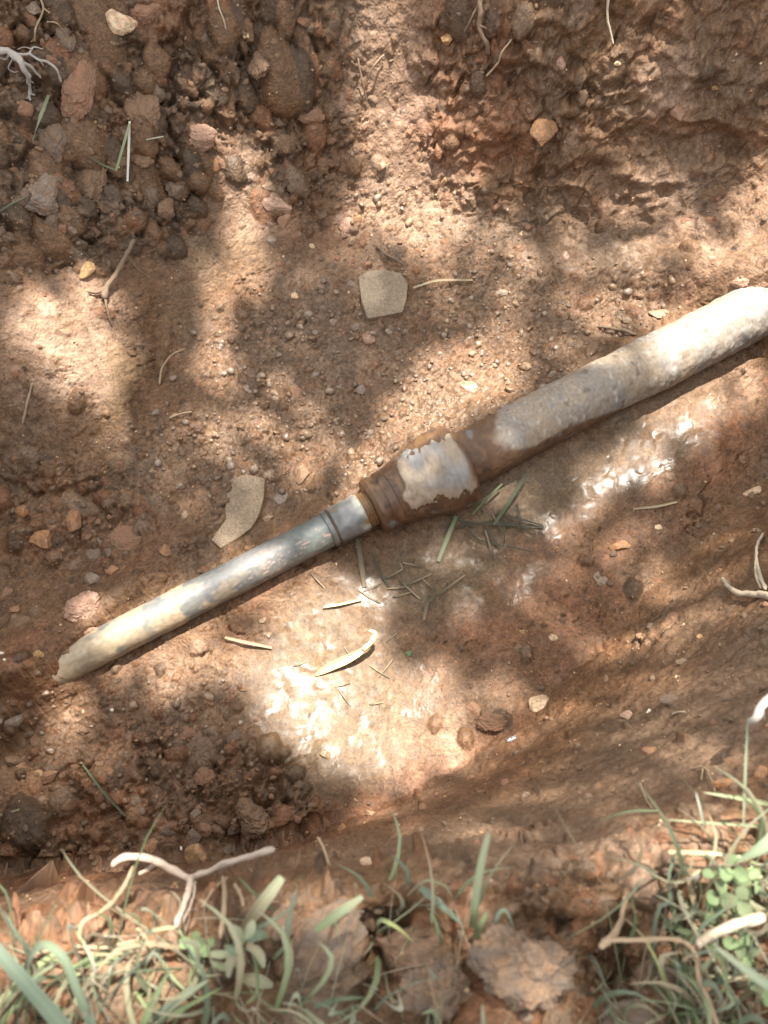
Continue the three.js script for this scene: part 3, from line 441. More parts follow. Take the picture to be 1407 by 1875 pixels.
ST('orange pebble in the sun left of the pinkish slab', 395, 298, 24, 36, 'orange', { amt: 0.6 });
ST('yellow ochre flake lying by the thin brown root', 162, 492, 22, 48, 'ochre', { rot: 35, tall: 0.4, amt: 0.2 });
ST('reddish pebble in the sunlit gravel fan', 632, 412, 36, 34, 'pink', { amt: 0.8 });
ST('small orange pebble above the grey slab', 657, 400, 17, 17, 'orange');
ST('small stone at the left edge of the grey slab', 645, 522, 28, 20, 'grey');
ST('pale round pebble left of the grey slab', 541, 543, 18, 17, 'cream');
ST('grey angular pebble below the grey slab', 652, 596, 23, 22, 'grey', { wet: 1 });
ST('small grey pebble beside the grey angular pebble', 611, 589, 17, 16, 'grey', { wet: 1 });
ST('pinkish rounded stone in the shaded gravel', 676, 617, 32, 30, 'pink', { wet: 1, amt: 0.7 });
ST('small pale grey pebble right of the pinkish rounded stone', 711, 606, 18, 17, 'slab', { wet: 1 });
ST('oval brown pebble at the dark end of the gravel', 660, 712, 26, 24, 'grey', { wet: 1 });
ST('rust-red crumbly stone in the gravel hollow', 545, 716, 36, 34, 'red', { amt: 0.6 });
ST('round wet pebble left of the rust-red stone', 505, 728, 24, 20, 'tan', { wet: 1 });
ST('brown upright pebble above the flat shard', 553, 869, 32, 46, 'brown', { amt: 0.3 });
ST('round muddy pebble right of the flat shard', 514, 908, 36, 36, 'grey', { wet: 1 });
ST('wet knob of mud by the tip of the flat shard', 493, 948, 26, 24, 'tan', { wet: 1 });
ST('wedge-shaped muddy stone above the iron pipe', 860, 706, 40, 28, 'tan', { wet: 1, rot: 30 });
ST('pale pebble above the middle of the iron pipe', 962, 672, 30, 22, 'tan', { wet: 1 });
ST('pebble resting on the upper side of the iron pipe', 1010, 684, 20, 16, 'slab', { wet: 1 });
ST('rounded stone against the upper side of the iron pipe', 1082, 640, 38, 44, 'brown', { wet: 1 });
ST('flat dark slab above the sunlit end of the iron pipe', 1210, 572, 44, 34, 'tan', { tall: 0.4 });
ST('grey oval pebble in the upper gravel', 919, 538, 26, 18, 'slab');
ST('brown stone set in the far bank above the wet clay', 1036, 470, 26, 30, 'pink', { wet: 1 });
ST('triangular rust and ochre stone in the far bank', 995, 242, 54, 60, 'orange', { cuts: 10, amt: 0.5 });
ST('round ochre stone in the red clay of the far bank', 820, 71, 34, 34, 'ochre', { amt: 0.3 });
ST('dark brown stone half buried near the far right corner', 1244, 205, 34, 40, 'red', { wet: 1 });
ST('round crumb of brown clay on the far bank', 1143, 207, 32, 34, 'brown', { cuts: 3, amt: 0.4 });
ST('reddish stone in the far bank left of the round crumb', 1027, 116, 20, 28, 'pink');
ST('yellow pebble in shade at the foot of the far bank', 813, 331, 18, 17, 'ochre');
ST('cream pebble low on the sunlit middle slope', 955, 428, 14, 12, 'cream');
ST('pale crumb stuck to the far bank, right', 1131, 117, 14, 10, 'cream');
ST('ochre crumb high on the far bank, right', 1310, 160, 14, 14, 'ochre');
ST('brown pebble left of the rounded stone by the pipe', 1054, 692, 17, 15, 'tan', { wet: 1 });
ST('orange-brown stone at the upper left of the stone cluster', 40, 934, 34, 32, 'orange', { amt: 0.5 });
ST('big lumpy orange and yellow stone of the left cluster', 76, 986, 60, 52, 'orange', { amt: 0.35, cuts: 15, lump: 0.08 });
ST('upright rust-red stone of the left cluster', 138, 953, 36, 56, 'orange', { amt: 0.75, rot: 12 });
ST('small red stone under the upright rust-red stone', 159, 984, 22, 20, 'red');
ST('dark grey stone in the middle of the left cluster', 184, 992, 32, 24, 'dark');
ST('flat dark stone of the left cluster, lower right', 168, 1016, 42, 36, 'dark', { amt: 0.2 });
ST('dark stone of the left cluster nearest the copper pipe', 197, 1012, 38, 36, 'dark', { amt: 0.7 });
ST('brown slab of the left cluster, lower left', 136, 1034, 40, 32, 'brown', { amt: 0.7 });
ST('brown stone left below the big orange and yellow stone', 100, 1020, 38, 28, 'red', { amt: 0.9 });
ST('small orange stone right of the left cluster', 208, 1043, 32, 24, 'orange', { amt: 0.35 });
ST('grey smooth stone at the edge of the left sun patch', 168, 1060, 36, 34, 'grey', { amt: 0.3 });
CL('large pinkish round clod in the sun above the copper pipe', 152, 1112, 76, 62, 'pink', { amt: 0.45, cuts: 5 });
CL('reddish crumbly clod right of the left stone cluster', 232, 985, 84, 58, 'red', { amt: 0.55, tall: 0.4 });
ST('orange stone right of the reddish crumbly clod', 303, 1008, 26, 24, 'orange', { amt: 0.6 });
ST('flat triangular brown stone at the left edge', 40, 1137, 36, 30, 'brown', { tall: 0.35, cuts: 6 });
ST('round red-brown stone above the flat triangular stone', 27, 1116, 26, 22, 'orange', { amt: 0.8 });
ST('red stone half buried at the left picture edge', 10, 1088, 36, 32, 'red');
ST('pale yellow crumb beside the buried end of the pipe', 70, 1198, 22, 20, 'ochre', { amt: 0.2, cuts: 3, rough: 0.08 });
ST('bright white chip at the left picture edge', 10, 1208, 16, 10, 'white', { amt: 0.1 });
ST('smaller white chip above the bright white chip', 3, 1196, 12, 12, 'white', { amt: 0.1 });
ST('tiny cream shell-like chip on the lower left floor', 206, 1299, 14, 11, 'white', { amt: 0.3 });
ST('round orange pebble right of the cream chip', 383, 1280, 18, 22, 'orange', { amt: 0.3 });
ST('brownish-yellow pebble in the lower left sun patch', 74, 1418, 30, 20, 'ochre', { amt: 0.7 });
ST('grey-brown stone in the lower left sun patch', 26, 1322, 40, 40, 'grey');
CL('red-brown clod on the lower left floor', 340, 1345, 42, 36, 'red', { amt: 0.7 });
CL('angular reddish clod below the red-brown clod', 372, 1420, 48, 38, 'red', { amt: 0.6 });
ST('grey round pebble below the angular reddish clod', 357, 1491, 25, 22, 'grey', { amt: 0.9 });
CL('big dark wedge of earth at the foot of the near wall', 462, 1502, 96, 80, 'brown', { cuts: 8, soft: 14, amt: 0.6, tall: 0.75 });
CL('dark clod left of the big wedge of earth', 352, 1533, 44, 40, 'dark');
CL('cracked clod between the wedge and the grey pebble', 400, 1518, 40, 36, 'brown', { amt: 0.8 });
ST('orange stone against the foot of the near wall', 278, 1548, 34, 30, 'orange', { amt: 0.45 });
ST('angular ochre rock behind the pale forked root', 364, 1570, 56, 48, 'ochre', { amt: 0.65, cuts: 9 });
ST('white chip beside the angular ochre rock', 331, 1553, 11, 11, 'white', { amt: 0.1 });
ST('dull orange stone right of the angular ochre rock', 416, 1563, 24, 18, 'orange', { amt: 0.7 });
ST('oval yellow pebble in the near wall, left', 321, 1621, 11, 15, 'ochre', { amt: 0.1 });
ST('pale yellow pebble in the near wall, far left', 159, 1616, 17, 12, 'ochre', { amt: 0.2 });
ST('cream and orange stone set in the near wall crumbs', 671, 1580, 26, 22, 'cream', { amt: 0.5 });
ST('reddish pebble set in the red near wall', 628, 1518, 20, 22, 'orange', { amt: 0.55 });
ST('tan slab edge in the red near wall', 682, 1492, 30, 16, 'tan', { rot: 20 });
ST('large cream and ochre stone at the foot of the wall', 988, 1292, 46, 44, 'cream', { amt: 0.35, cuts: 9 });
CL('red-brown clod left of the large cream stone', 905, 1326, 60, 42, 'red', { amt: 0.6 });
CL('small crumbly clod at the sunny end of the puddle', 868, 1300, 34, 38, 'red', { amt: 0.9 });
ST('pinkish stone sticking out of the near wall', 1150, 1313, 28, 24, 'pink', { amt: 0.35 });
ST('white chip right of the pinkish stone in the wall', 1189, 1303, 12, 10, 'white', { amt: 0.1 });
ST('dark purple-brown stone in the near wall', 1232, 1282, 44, 26, 'dark', { amt: 0.4 });
ST('long orange stone near the right picture edge', 1338, 1436, 62, 30, 'orange', { amt: 0.25 });
ST('orange lump at the right picture edge', 1396, 1421, 34, 36, 'orange', { amt: 0.5 });
ST('dull orange stone in the middle of the near wall', 1190, 1378, 30, 34, 'orange', { amt: 0.8 });
ST('pale angular stone high on the right wall', 1377, 902, 40, 26, 'cream', { rot: -35, amt: 0.3 });
ST('orange stone in the red foot of the right wall', 1136, 1000, 42, 28, 'orange', { amt: 0.3 });
ST('small cream stone above the orange stone by the wall', 1207, 966, 18, 13, 'cream', { amt: 0.2 });
ST('pale grey stone in the red wall foot', 1100, 1062, 28, 34, 'slab', { tall: 0.3 });
ST('cream pebble in the red wall foot, lower left', 1012, 1168, 22, 16, 'cream', { tall: 0.4 });
ST('tan pebble in the middle of the right wall', 1250, 1213, 24, 16, 'tan', { amt: 0.2 });
ST('yellowish pebble left of the tan wall pebble', 957, 1155, 12, 17, 'ochre', { amt: 0.2 });
ST('small ochre stone on the upper right wall', 1282, 1167, 16, 14, 'ochre', { amt: 0.4 });
ST('round red-brown stone in the right wall by the pipe', 1362, 842, 22, 20, 'red');
ST('wet shining pebble in the mud under the iron pipe', 1272, 778, 18, 20, 'slab', { wet: 1 });
ST('round pebble in the middle of the puddle', 596, 1380, 26, 22, 'tan', { wet: 1, amt: 0.6 });
ST('small dark pebble left of the puddle pebble', 494, 1290, 20, 16, 'tan', { wet: 1, amt: 0.7 });
ST('muddy knob below the copper pipe', 491, 1164, 18, 18, 'tan', { wet: 1, amt: 0.7 });
ST('muddy knob near the top of the puddle', 483, 1136, 20, 16, 'tan', { wet: 1, amt: 0.5 });
ST('orange chip on the near bank clod', 800, 1790, 44, 34, 'orange', { amt: 0.2, tall: 0.8, sink: -0.6 });
ST('pale orange chip low on the near bank clod', 848, 1822, 30, 40, 'cream', { amt: 0.4, tall: 0.8, sink: -0.6 });
// clods of the lip, close to the lens
CL('big crumbly clod of earth on the lip, bottom centre', 950, 1790, 190, 130, 'dark', { n: 60, tall: 1.25, lump: 0.3, rough: 0.15, cuts: 2, soft: 6, amt: 0.9, tilt: 0, sink: -0.3 });
CL('smaller clod left of the big lip clod', 800, 1815, 130, 120, 'dark', { n: 46, tall: 1.1, lump: 0.3, rough: 0.15, cuts: 2, soft: 6, amt: 0.9, tilt: 0, sink: -0.25 });
CL('ridge of earth among the grass, lower left of centre', 590, 1740, 130, 190, 'dark', { n: 50, tall: 0.6, rot: 38, lump: 0.25, rough: 0.11, cuts: 4, amt: 0.4, tilt: 0, sink: 0.0 });
CL('low clod at the bottom edge right of the big lip clod', 1170, 1870, 150, 70, 'grey', { n: 40, tall: 0.7, cuts: 6, amt: 0.6, tilt: 0 });
CL('flattish clod under the bottom left grass', 330, 1800, 150, 110, 'brown', { n: 40, tall: 0.5, cuts: 6, amt: 0.7, tilt: 0, sink: 0.3 });
for (let i = 0, n = 0; i < 900 && n < 46; i++) { const u = rr(0, 640), v = rr(0, 470), p = hit(u, v), w = weights(p.x, p.z); if (rnd() > w.clod) continue; n++; const k = 14 + 34 * rnd() ** 2; CL('loose irregular clod among the broken earth of the left bank', u, v, k * rr(0.8, 1.2), k, ['dark', 'dark', 'brown', 'dark', 'red'][n % 5], { group: 'loose clods of the left bank', rot: rr(0, 180), n: 12, sink: 0.0, tall: rr(0.55, 0.85) }); }
for (let i = 0; i < 34; i++) { const u = rr(10, 480), v = rr(1260, 1560), k = 10 + 26 * rnd() ** 2; CL('loose crumbly clod on the lower left floor of the pit', u, v, k * rr(0.8, 1.2), k, ['brown', 'red', 'dark', 'red'][i % 4], { group: 'loose clods of the lower left floor', rot: rr(0, 180), n: 10, sink: 0.1, tall: rr(0.55, 0.85) }); }
for (const [l, u, v, w, h, t] of [['small clod on the far side of the pipe tip, lower left', 128, 1196, 40, 28, 'brown'], ['crumb of earth below the buried pipe tip', 122, 1238, 34, 22, 'red'], ['clod leaning on the thin pipe just before its tip', 170, 1160, 38, 24, 'pink'], ['clod on top of the thick pipe at the right edge', 1392, 535, 44, 40, 'brown'], ['clod under the thick pipe at the right edge', 1396, 592, 40, 36, 'red'], ['small clod above the thick pipe near the right edge', 1352, 520, 40, 24, 'pink'], ['crumb beside the thick pipe near the right edge', 1378, 566, 26, 30, 'pink']]) CL(l, u, v, w, h, t, { amt: 0.4, sink: 0.15 });
// flat pieces: cut outlines with real thickness
const tileOf = (t, k) => { const c = t.clone(); c.channel = 0; c.repeat.set(k, k); c.needsUpdate = true; return c; };
const filmCol = tileOf(grainCol, 9), filmBump = tileOf(grain, 7);
function flat(name, label, category, px, u, v, thick, color, tilt, rough) {
  const c = hit(u, v), y = c.y + thick * 0.7, sh = new THREE.Shape(px.map(([a, b]) => { const p = onY(a, b, y); return new THREE.Vector2(p.x - c.x, -(p.z - c.z)); }));
  const g = new THREE.ExtrudeGeometry(sh, { depth: thick, bevelEnabled: true, bevelSize: 0.0012, bevelThickness: 0.0014, bevelSegments: 2 }); g.rotateX(-Math.PI / 2);
  const m = mesh(name, g, new THREE.MeshStandardMaterial({ name: 'mud film', color: new THREE.Color().setRGB(...color), map: filmCol, roughness: rough, bumpMap: filmBump, bumpScale: 0.0009 })); m.position.set(c.x, c.y - thick * 0.25, c.z); m.rotation.set(...tilt); tag(m, label, category);
}
flat('stone_shard', 'flat smooth shard coated in tan mud, above the copper pipe', 'shard', [[410, 890], [430, 878], [452, 872], [485, 880], [482, 915], [474, 942], [460, 965], [432, 985], [405, 1000], [390, 986], [402, 970], [417, 950], [415, 930], [420, 910]], 440, 935, 0.006, [0.32, 0.215, 0.120], [0.06, 0, 0.05], 0.42);
flat('flat_stone', 'broad flat grey slab lying in the gravel above the pipe', 'stone', [[658, 510], [672, 501], [700, 497], [733, 502], [744, 520], [742, 545], [735, 566], [705, 572], [674, 578], [664, 552]], 700, 535, 0.010, [0.34, 0.245, 0.155], [0.10, 0, -0.04], 0.6);
// pebbles of the gravel bed: the largest singly, the rest as gravel
const PV = []; for (const k of ['grey', 'tan', 'brown', 'grey', 'tan', 'slab', 'brown', 'dark']) PV.push(rock(4, 5, 12, [1, 0.72, 0.82], toneOf(k), 0.09, 0.02));
const pebs = [];
for (let i = 0; i < 9000; i++) { const x = rr(X0, X1), z = rr(Z0, Z1), w = weights(x, z); if (rnd() < w.gravel * 0.9 - 0.25 * w.wet) pebs.push([x, z, 0.0016 * Math.pow(3.6, Math.pow(rnd(), 2.6))]); }
pebs.sort((a, b) => b[2] - a[2]);
const setP = (o, [x, z, r]) => { o.position.set(x, hAt(x, z) + r * rr(0.0, 0.3), z); o.rotation.set(rr(-0.5, 0.5), rr(0, 6.3), rr(-0.5, 0.5)); o.scale.set(r, r * rr(0.8, 1.1), r * rr(0.75, 1.1)); };
pebs.slice(0, 280).forEach((p, i) => { const m = mesh('pebble', PV[i % PV.length], wetStone); setP(m, p); tag(m, 'small rounded muddy pebble in the gravel bed above the pipe', 'pebble', 'pebbles of the gravel bed'); });
function scatter(name, list, geos, mat, place) { geos.forEach((g, k) => { const part = list.filter((_, i) => i % geos.length === k), m = new THREE.InstancedMesh(g, mat, part.length), o = new THREE.Object3D(); part.forEach((p, i) => { place(o, p); o.updateMatrix(); m.setMatrixAt(i, o.matrix); }); m.name = numbered(name); m.castShadow = m.receiveShadow = true; m.userData.kind = 'stuff'; tag(m, place.label, place.category); scene.add(m); }); }
const setG = Object.assign((o, p) => setP(o, p), { label: 'fine gravel packed in the mud above the pipe', category: 'gravel' });
scatter('gravel', pebs.slice(280), PV.slice(0, 4), wetStone, setG);
// flecks of ochre, cream and grit all over the clay
const grit = []; for (let i = 0; i < 5500; i++) { const x = rr(X0, X1), z = rr(Z0, Z1), w = weights(x, z); if (rnd() < 0.75 - 0.6 * w.wet - 0.5 * w.silt - 0.3 * w.top + 0.25 * w.wall) grit.push([x, z, 0.0005 * Math.pow(3.6, Math.pow(rnd(), 3))]); }
scatter('grit', grit, [rock(1, 6, 14, [1, 0.8, 0.9], toneOf('ochre', 0.35)), rock(1, 6, 14, [1, 0.8, 0.9], toneOf('cream', 0.4)), rock(1, 6, 14, [1, 0.8, 0.9], toneOf('orange', 0.4)), rock(1, 6, 14, [1, 0.8, 0.9], toneOf('tan', 0.4)), rock(1, 6, 14, [1, 0.8, 0.9], toneOf('red', 0.4)), rock(1, 6, 14, [1, 0.8, 0.9], toneOf('brown', 0.4))], stoneMat, Object.assign((o, [x, z, r]) => { o.position.set(x, hAt(x, z) + r * 0.2, z); o.rotation.set(rr(0, 6), rr(0, 6), rr(0, 6)); o.scale.setScalar(r); }, { label: 'fine grit and flecks scattered over the clay', category: 'grit' }));
// crumbs of earth
const crumbs = []; for (let i = 0; i < 26000; i++) { const x = rr(X0, X1), z = rr(Z0, Z1), w = weights(x, z); if (rnd() < 0.4 * w.clod + 0.04 * calm(w) + 0.25 * w.top + 0.03 * w.far + 0.22 * w.wall) crumbs.push([x, z, 0.0009 * Math.pow(4.2, Math.pow(rnd(), 2.4))]); }
scatter('soil_crumbs', crumbs, ['brown', 'dark', 'red', 'dark', 'brown'].map(k => rock(3, 7, 12, [1, 0.8, 0.9], toneOf(k, 0.5), 0.12, 0.05)), clodMat, Object.assign((o, p) => setP(o, p), { label: 'loose crumbs of brown earth strewn over the pit', category: 'crumbs' }));


// ------------------------------------------------------------------ blades, roots, leaves
const leafMat = new THREE.MeshPhysicalMaterial({ name: 'blade', vertexColors: true, roughness: 0.85, transmission: 0.3, thickness: 0, side: THREE.DoubleSide });
const dryMat = new THREE.MeshStandardMaterial({ name: 'dry plant', vertexColors: true, roughness: 0.85, side: THREE.DoubleSide });
const GC = { green: [0.125, 0.155, 0.072], bright: [0.195, 0.245, 0.10], pale: [0.30, 0.31, 0.19], blue: [0.16, 0.205, 0.135], straw: [0.36, 0.28, 0.165], dead: [0.50, 0.42, 0.25], dark: [0.066, 0.062, 0.034], tan: [0.27, 0.195, 0.12], white: [0.55, 0.52, 0.43], yellow: [0.46, 0.45, 0.16] };
const at = ([u, v, y, l]) => y == null ? lifted(u, v, l ?? 0.0012) : onY(u, v, y);
// a blade: a folded strip along a curve; prof(t) gives its width
function ribbon(P, w, ca, cb, o = {}) {
  const n = o.n ?? 14, cv = new THREE.CatmullRomCurve3(P), pos = [], K = [], I = [], prof = o.prof ?? (t => Math.min(1, 0.55 + 1.6 * t) * Math.pow(1 - t, 0.55)), fold = o.fold ?? 0.22, q = rr(0, 50);
  for (let i = 0; i <= n; i++) {
    const t = i / n, p = cv.getPoint(t), T = cv.getTangent(Math.min(t, 0.999)), side = V().crossVectors(T, o.ref ?? V().subVectors(camera.position, p)).normalize().applyAxisAngle(T, (o.twist ?? 0) * t + (o.roll ?? 0)), N = V().crossVectors(side, T).normalize(), ww = w * prof(t) * 0.5 * (1 + 0.15 * noise(t * 5 + q, 1, 1));
    for (let k = -2; k <= 2; k++) { const e = V().copy(p).addScaledVector(side, ww * k / 2).addScaledVector(N, fold * ww * Math.abs(k) / 2 - 0.00012 * Math.abs(k % 2)); pos.push(e.x, e.y, e.z); const c = mix3(ca, cb, clamp(t + 0.25 * noise(t * 6 + q, k, 2))), m = (1 + 0.18 * noise(t * 3 + q, k * 3, 5)) * (k === 0 ? 1.12 : 1) * (Math.abs(k) % 2 ? 0.93 : 1); K.push(c[0] * m, c[1] * m, c[2] * m); }
  }
  for (let i = 0; i < n; i++) for (let k = 0; k < 4; k++) { const a = i * 5 + k, b = a + 1, c = a + 5, d = c + 1; I.push(a, b, c, b, d, c); }
  const g = new THREE.BufferGeometry(); g.setAttribute('position', new THREE.Float32BufferAttribute(pos, 3)); g.setAttribute('color', new THREE.Float32BufferAttribute(K, 3)); g.setIndex(I); g.computeVertexNormals(); return g;
}
// a tapered, knobbly tube
function twig(P, r0, r1, c, o = {}) {
  const n = o.n ?? Math.max(10, P.length * 8), na = o.na ?? 8, cv = new THREE.CatmullRomCurve3(P), fr = cv.computeFrenetFrames(n), pos = [], K = [], I = [], q = rr(0, 80), kn = o.knob ?? 0.55;
  const len = cv.getLength();
  for (let i = 0; i <= n; i++) { const t = i / n, p = cv.getPointAt(t), wob = (o.wob ?? 0.35) * r0; p.x += wob * noise(t * len * 90 + q, 0, 0) * 2; p.y += wob * noise(t * len * 90, q, 0) * 2; p.z += wob * noise(t * len * 90, 0, q) * 2;
    for (let j = 0; j < na; j++) { const a = j / na * 6.2832, d = V().copy(fr.normals[i]).multiplyScalar(Math.cos(a)).addScaledVector(fr.binormals[i], Math.sin(a)); const end = (i === n || i === 0) ? 0.35 : 1, r = mix(r0, r1, t) * end * (1 + kn * 1.6 * noise(t * len * 160 + q, Math.cos(a), Math.sin(a))); pos.push(p.x + d.x * r, p.y + d.y * r, p.z + d.z * r); const m = 1 + 0.3 * noise(t * len * 300 + q, Math.cos(a) * 1.5, Math.sin(a) * 1.5), cc = o.c2 ? mix3(c, o.c2, t) : c; K.push(cc[0] * m, cc[1] * m, cc[2] * m); } }
  for (let i = 0; i < n; i++) for (let j = 0; j < na; j++) { const a = i * na + j, b = i * na + (j + 1) % na, c2 = a + na, d = b + na; I.push(a, b, c2, b, d, c2); }
  for (const [row, flip] of [[0, 0], [n, 1]]) { const c0 = row * na; for (let j = 1; j < na - 1; j++) flip ? I.push(c0, c0 + j, c0 + j + 1) : I.push(c0, c0 + j + 1, c0 + j); }
  const g = new THREE.BufferGeometry(); g.setAttribute('position', new THREE.Float32BufferAttribute(pos, 3)); g.setAttribute('color', new THREE.Float32BufferAttribute(K, 3)); g.setIndex(I); g.computeVertexNormals(); return g;
}
function blade(name, label, cat, pts, wpx, a, b, o = {}) { const P = pts.map(at), w = wpx * (o.ref ? 0.8 : 0.72) * distPx(P[0]); const m = mesh(name, ribbon(P, w, GC[a], GC[b], o), o.dry ? dryMat : leafMat); return tag(m, label, cat, o.group); }
const B = (label, pts, w, a, b, o) => blade('grass_shoot', label, 'grass blade', pts, w, a, b, o);
const Y = 0.318;
B('widest pale green blade across the bottom left corner', [[-30, 1712, 0.372], [30, 1780, 0.375], [90, 1850, 0.365], [150, 1920, 0.345]], 40, 'blue', 'blue', { prof: t => 0.75 + 0.25 * t });
B('slender green blade crossing another at the left edge', [[62, 1792, null], [48, 1735, 0.335], [25, 1700, 0.345], [6, 1666, 0.352]], 15, 'green', 'blue');
B('thin upright blade leaning right at the left edge', [[40, 1800, null], [62, 1740, 0.335], [88, 1685, 0.35], [112, 1632, 0.362]], 8, 'green', 'green');
B('pale thin blade rising from the bottom left edge', [[-5, 1852, null], [40, 1808, 0.333], [85, 1775, 0.34], [112, 1758, 0.337]], 12, 'bright', 'blue');
B('bent grey-green blade, folded over at the bottom left', [[40, 1800, null], [62, 1742, 0.345], [85, 1730, 0.352], [115, 1752, 0.352], [142, 1815, 0.345], [172, 1885, 0.335]], 20, 'green', 'blue', { n: 24, prof: t => 0.6 + 0.4 * Math.min(1, t * 2) });
B('whitish curved shoot right of the bent blade', [[163, 1805, null], [172, 1770, 0.330], [160, 1738, 0.335], [136, 1700, 0.338]], 13, 'white', 'bright');
B('pale shoot slanting up right at the lower left', [[184, 1806, null], [208, 1768, 0.332], [238, 1740, 0.335], [262, 1720, 0.335]], 13, 'white', 'bright');
B('small vivid green blade between pale shoots, lower left', [[192, 1820, null], [204, 1785, 0.333], [213, 1748, 0.338]], 9, 'bright', 'bright');
B('broad green blade slanting up at the bottom, left', [[258, 1885, 0.33], [280, 1835, 0.340], [313, 1772, 0.348]], 26, 'bright', 'green');
B('widest dull green blade lying beside the vivid one, bottom', [[268, 1880, null], [325, 1832, 0.334], [385, 1792, 0.336]], 30, 'blue', 'pale');
B('long vivid blade lying at the bottom left of centre', [[285, 1876, null], [345, 1842, 0.338], [410, 1806, 0.340]], 14, 'bright', 'bright');
B('arched green blade under the forked root', [[250, 1712, null], [288, 1702, 0.330], [325, 1700, 0.332], [343, 1742, 0.326]], 11, 'pale', 'bright');
B('dark green blade leaning over the lip, left of centre', [[505, 1668, null], [470, 1640, 0.325], [434, 1603, 0.332]], 12, 'green', 'green');
B('dull upright blade beside the earth ridge', [[526, 1725, null], [530, 1680, 0.338], [545, 1622, 0.352]], 20, 'pale', 'blue');
B('broad light green blade lying on the earth ridge', [[578, 1704, 0.345], [615, 1676, 0.352], [664, 1642, 0.352]], 24, 'bright', 'pale', { prof: t => Math.pow(Math.sin(0.25 + t * 2.6), 0.6) });
B('short green blade left of the earth ridge', [[500, 1757, null], [520, 1735, 0.330], [538, 1718, 0.332]], 12, 'bright', 'green');
B('yellow-green hooked blade right of the earth ridge', [[690, 1700, null], [705, 1686, 0.330], [730, 1700, 0.332], [760, 1728, 0.322]], 13, 'bright', 'yellow');
B('tallest upright blade with a pale tip, at the lip', [[866, 1700, null], [872, 1640, 0.345], [882, 1580, 0.372], [897, 1518, 0.392]], 21, 'bright', 'pale', { prof: t => Math.pow(1 - t, 0.22) });
B('faint thin blade right of the tallest blade', [[876, 1660, null], [900, 1600, 0.335], [945, 1540, 0.345]], 10, 'green', 'tan');
B('arched blade left of the tallest blade', [[745, 1640, null], [785, 1612, 0.330], [812, 1620, 0.330], [832, 1645, 0.322]], 9, 'tan', 'bright');
B('short vivid blade left of the tallest blade', [[810, 1730, null], [800, 1695, 0.332], [788, 1664, 0.338]], 12, 'bright', 'bright');
B('vivid wide blade at the foot of the tallest blade', [[870, 1720, null], [882, 1690, 0.332], [893, 1670, 0.336]], 20, 'bright', 'bright');
B('bluish bent blade above the big lip clod', [[905, 1728, null], [914, 1672, 0.336], [925, 1666, 0.338], [945, 1708, 0.330]], 13, 'blue', 'blue', { n: 20 });
B('blue-green blade lying flat left of the tallest blade', [[770, 1625, null], [800, 1650, 0.326], [850, 1695, 0.324]], 24, 'blue', 'blue');
B('long horizontal blade near the top of the right grass', [[1407, 1514, 0.325], [1320, 1508, 0.328], [1212, 1500, 0.330]], 9, 'green', 'pale');
B('green blade reaching in from the right above the clover', [[1430, 1476, 0.325], [1345, 1460, 0.332], [1284, 1450, 0.334]], 13, 'bright', 'pale');
B('short pale blade crossing the long horizontal blade', [[1291, 1512, 0.33], [1283, 1480, 0.338], [1274, 1448, 0.344]], 11, 'pale', 'white');
B('long pale blade hanging straight near the right edge', [[1362, 1512, 0.33], [1366, 1400, 0.345], [1370, 1302, 0.345]], 9, 'pale', 'blue');
B('thin arched blade left of the long horizontal blade', [[1205, 1484, 0.312], [1150, 1486, 0.318], [1094, 1504, 0.312]], 7, 'green', 'green');
B('broad blue-green blade at the right edge above clover', [[1440, 1515, 0.345], [1395, 1552, 0.348], [1348, 1580, 0.345]], 40, 'blue', 'green');
B('broad blue-green blade below the clover', [[1430, 1820, 0.35], [1365, 1775, 0.352], [1302, 1725, 0.350]], 30, 'blue', 'pale');
B('green stem-like blade leaning in the lower right tangle', [[1232, 1835, null], [1210, 1775, 0.335], [1182, 1718, 0.342]], 10, 'bright', 'yellow');
B('bluish blade in the lower right tangle', [[1268, 1835, null], [1250, 1790, 0.330], [1234, 1750, 0.338]], 18, 'blue', 'blue');
B('straw-coloured blade lying at the right edge', [[1430, 1783, 0.328], [1350, 1790, 0.330], [1288, 1786, 0.328]], 13, 'tan', 'pale', { dry: 1 });
B('tan sheath lying left of the clover', [[1225, 1560, 0.325], [1300, 1562, 0.330], [1380, 1572, 0.330]], 14, 'straw', 'pale', { dry: 1 });
B('upright blade cut by the bottom edge on the big clod', [[886, 1890, 0.35], [885, 1860, 0.362], [883, 1838, 0.37]], 12, 'green', 'pale');
B('grey dry sheath standing beside the forked root', [[445, 1702, 0.315], [480, 1655, 0.328], [517, 1606, 0.335]], 36, 'tan', 'pale', { dry: 1, prof: t => 0.9 * Math.pow(Math.sin(0.4 + t * 2.4), 0.5) });
B('dull blade at the bottom edge below the earth ridge', [[575, 1845, null], [620, 1830, 0.330], [670, 1826, 0.332]], 16, 'blue', 'green');
B('green blade tip at the bottom edge, centre', [[640, 1890, 0.325], [648, 1860, 0.333], [645, 1838, 0.338]], 16, 'pale', 'green');
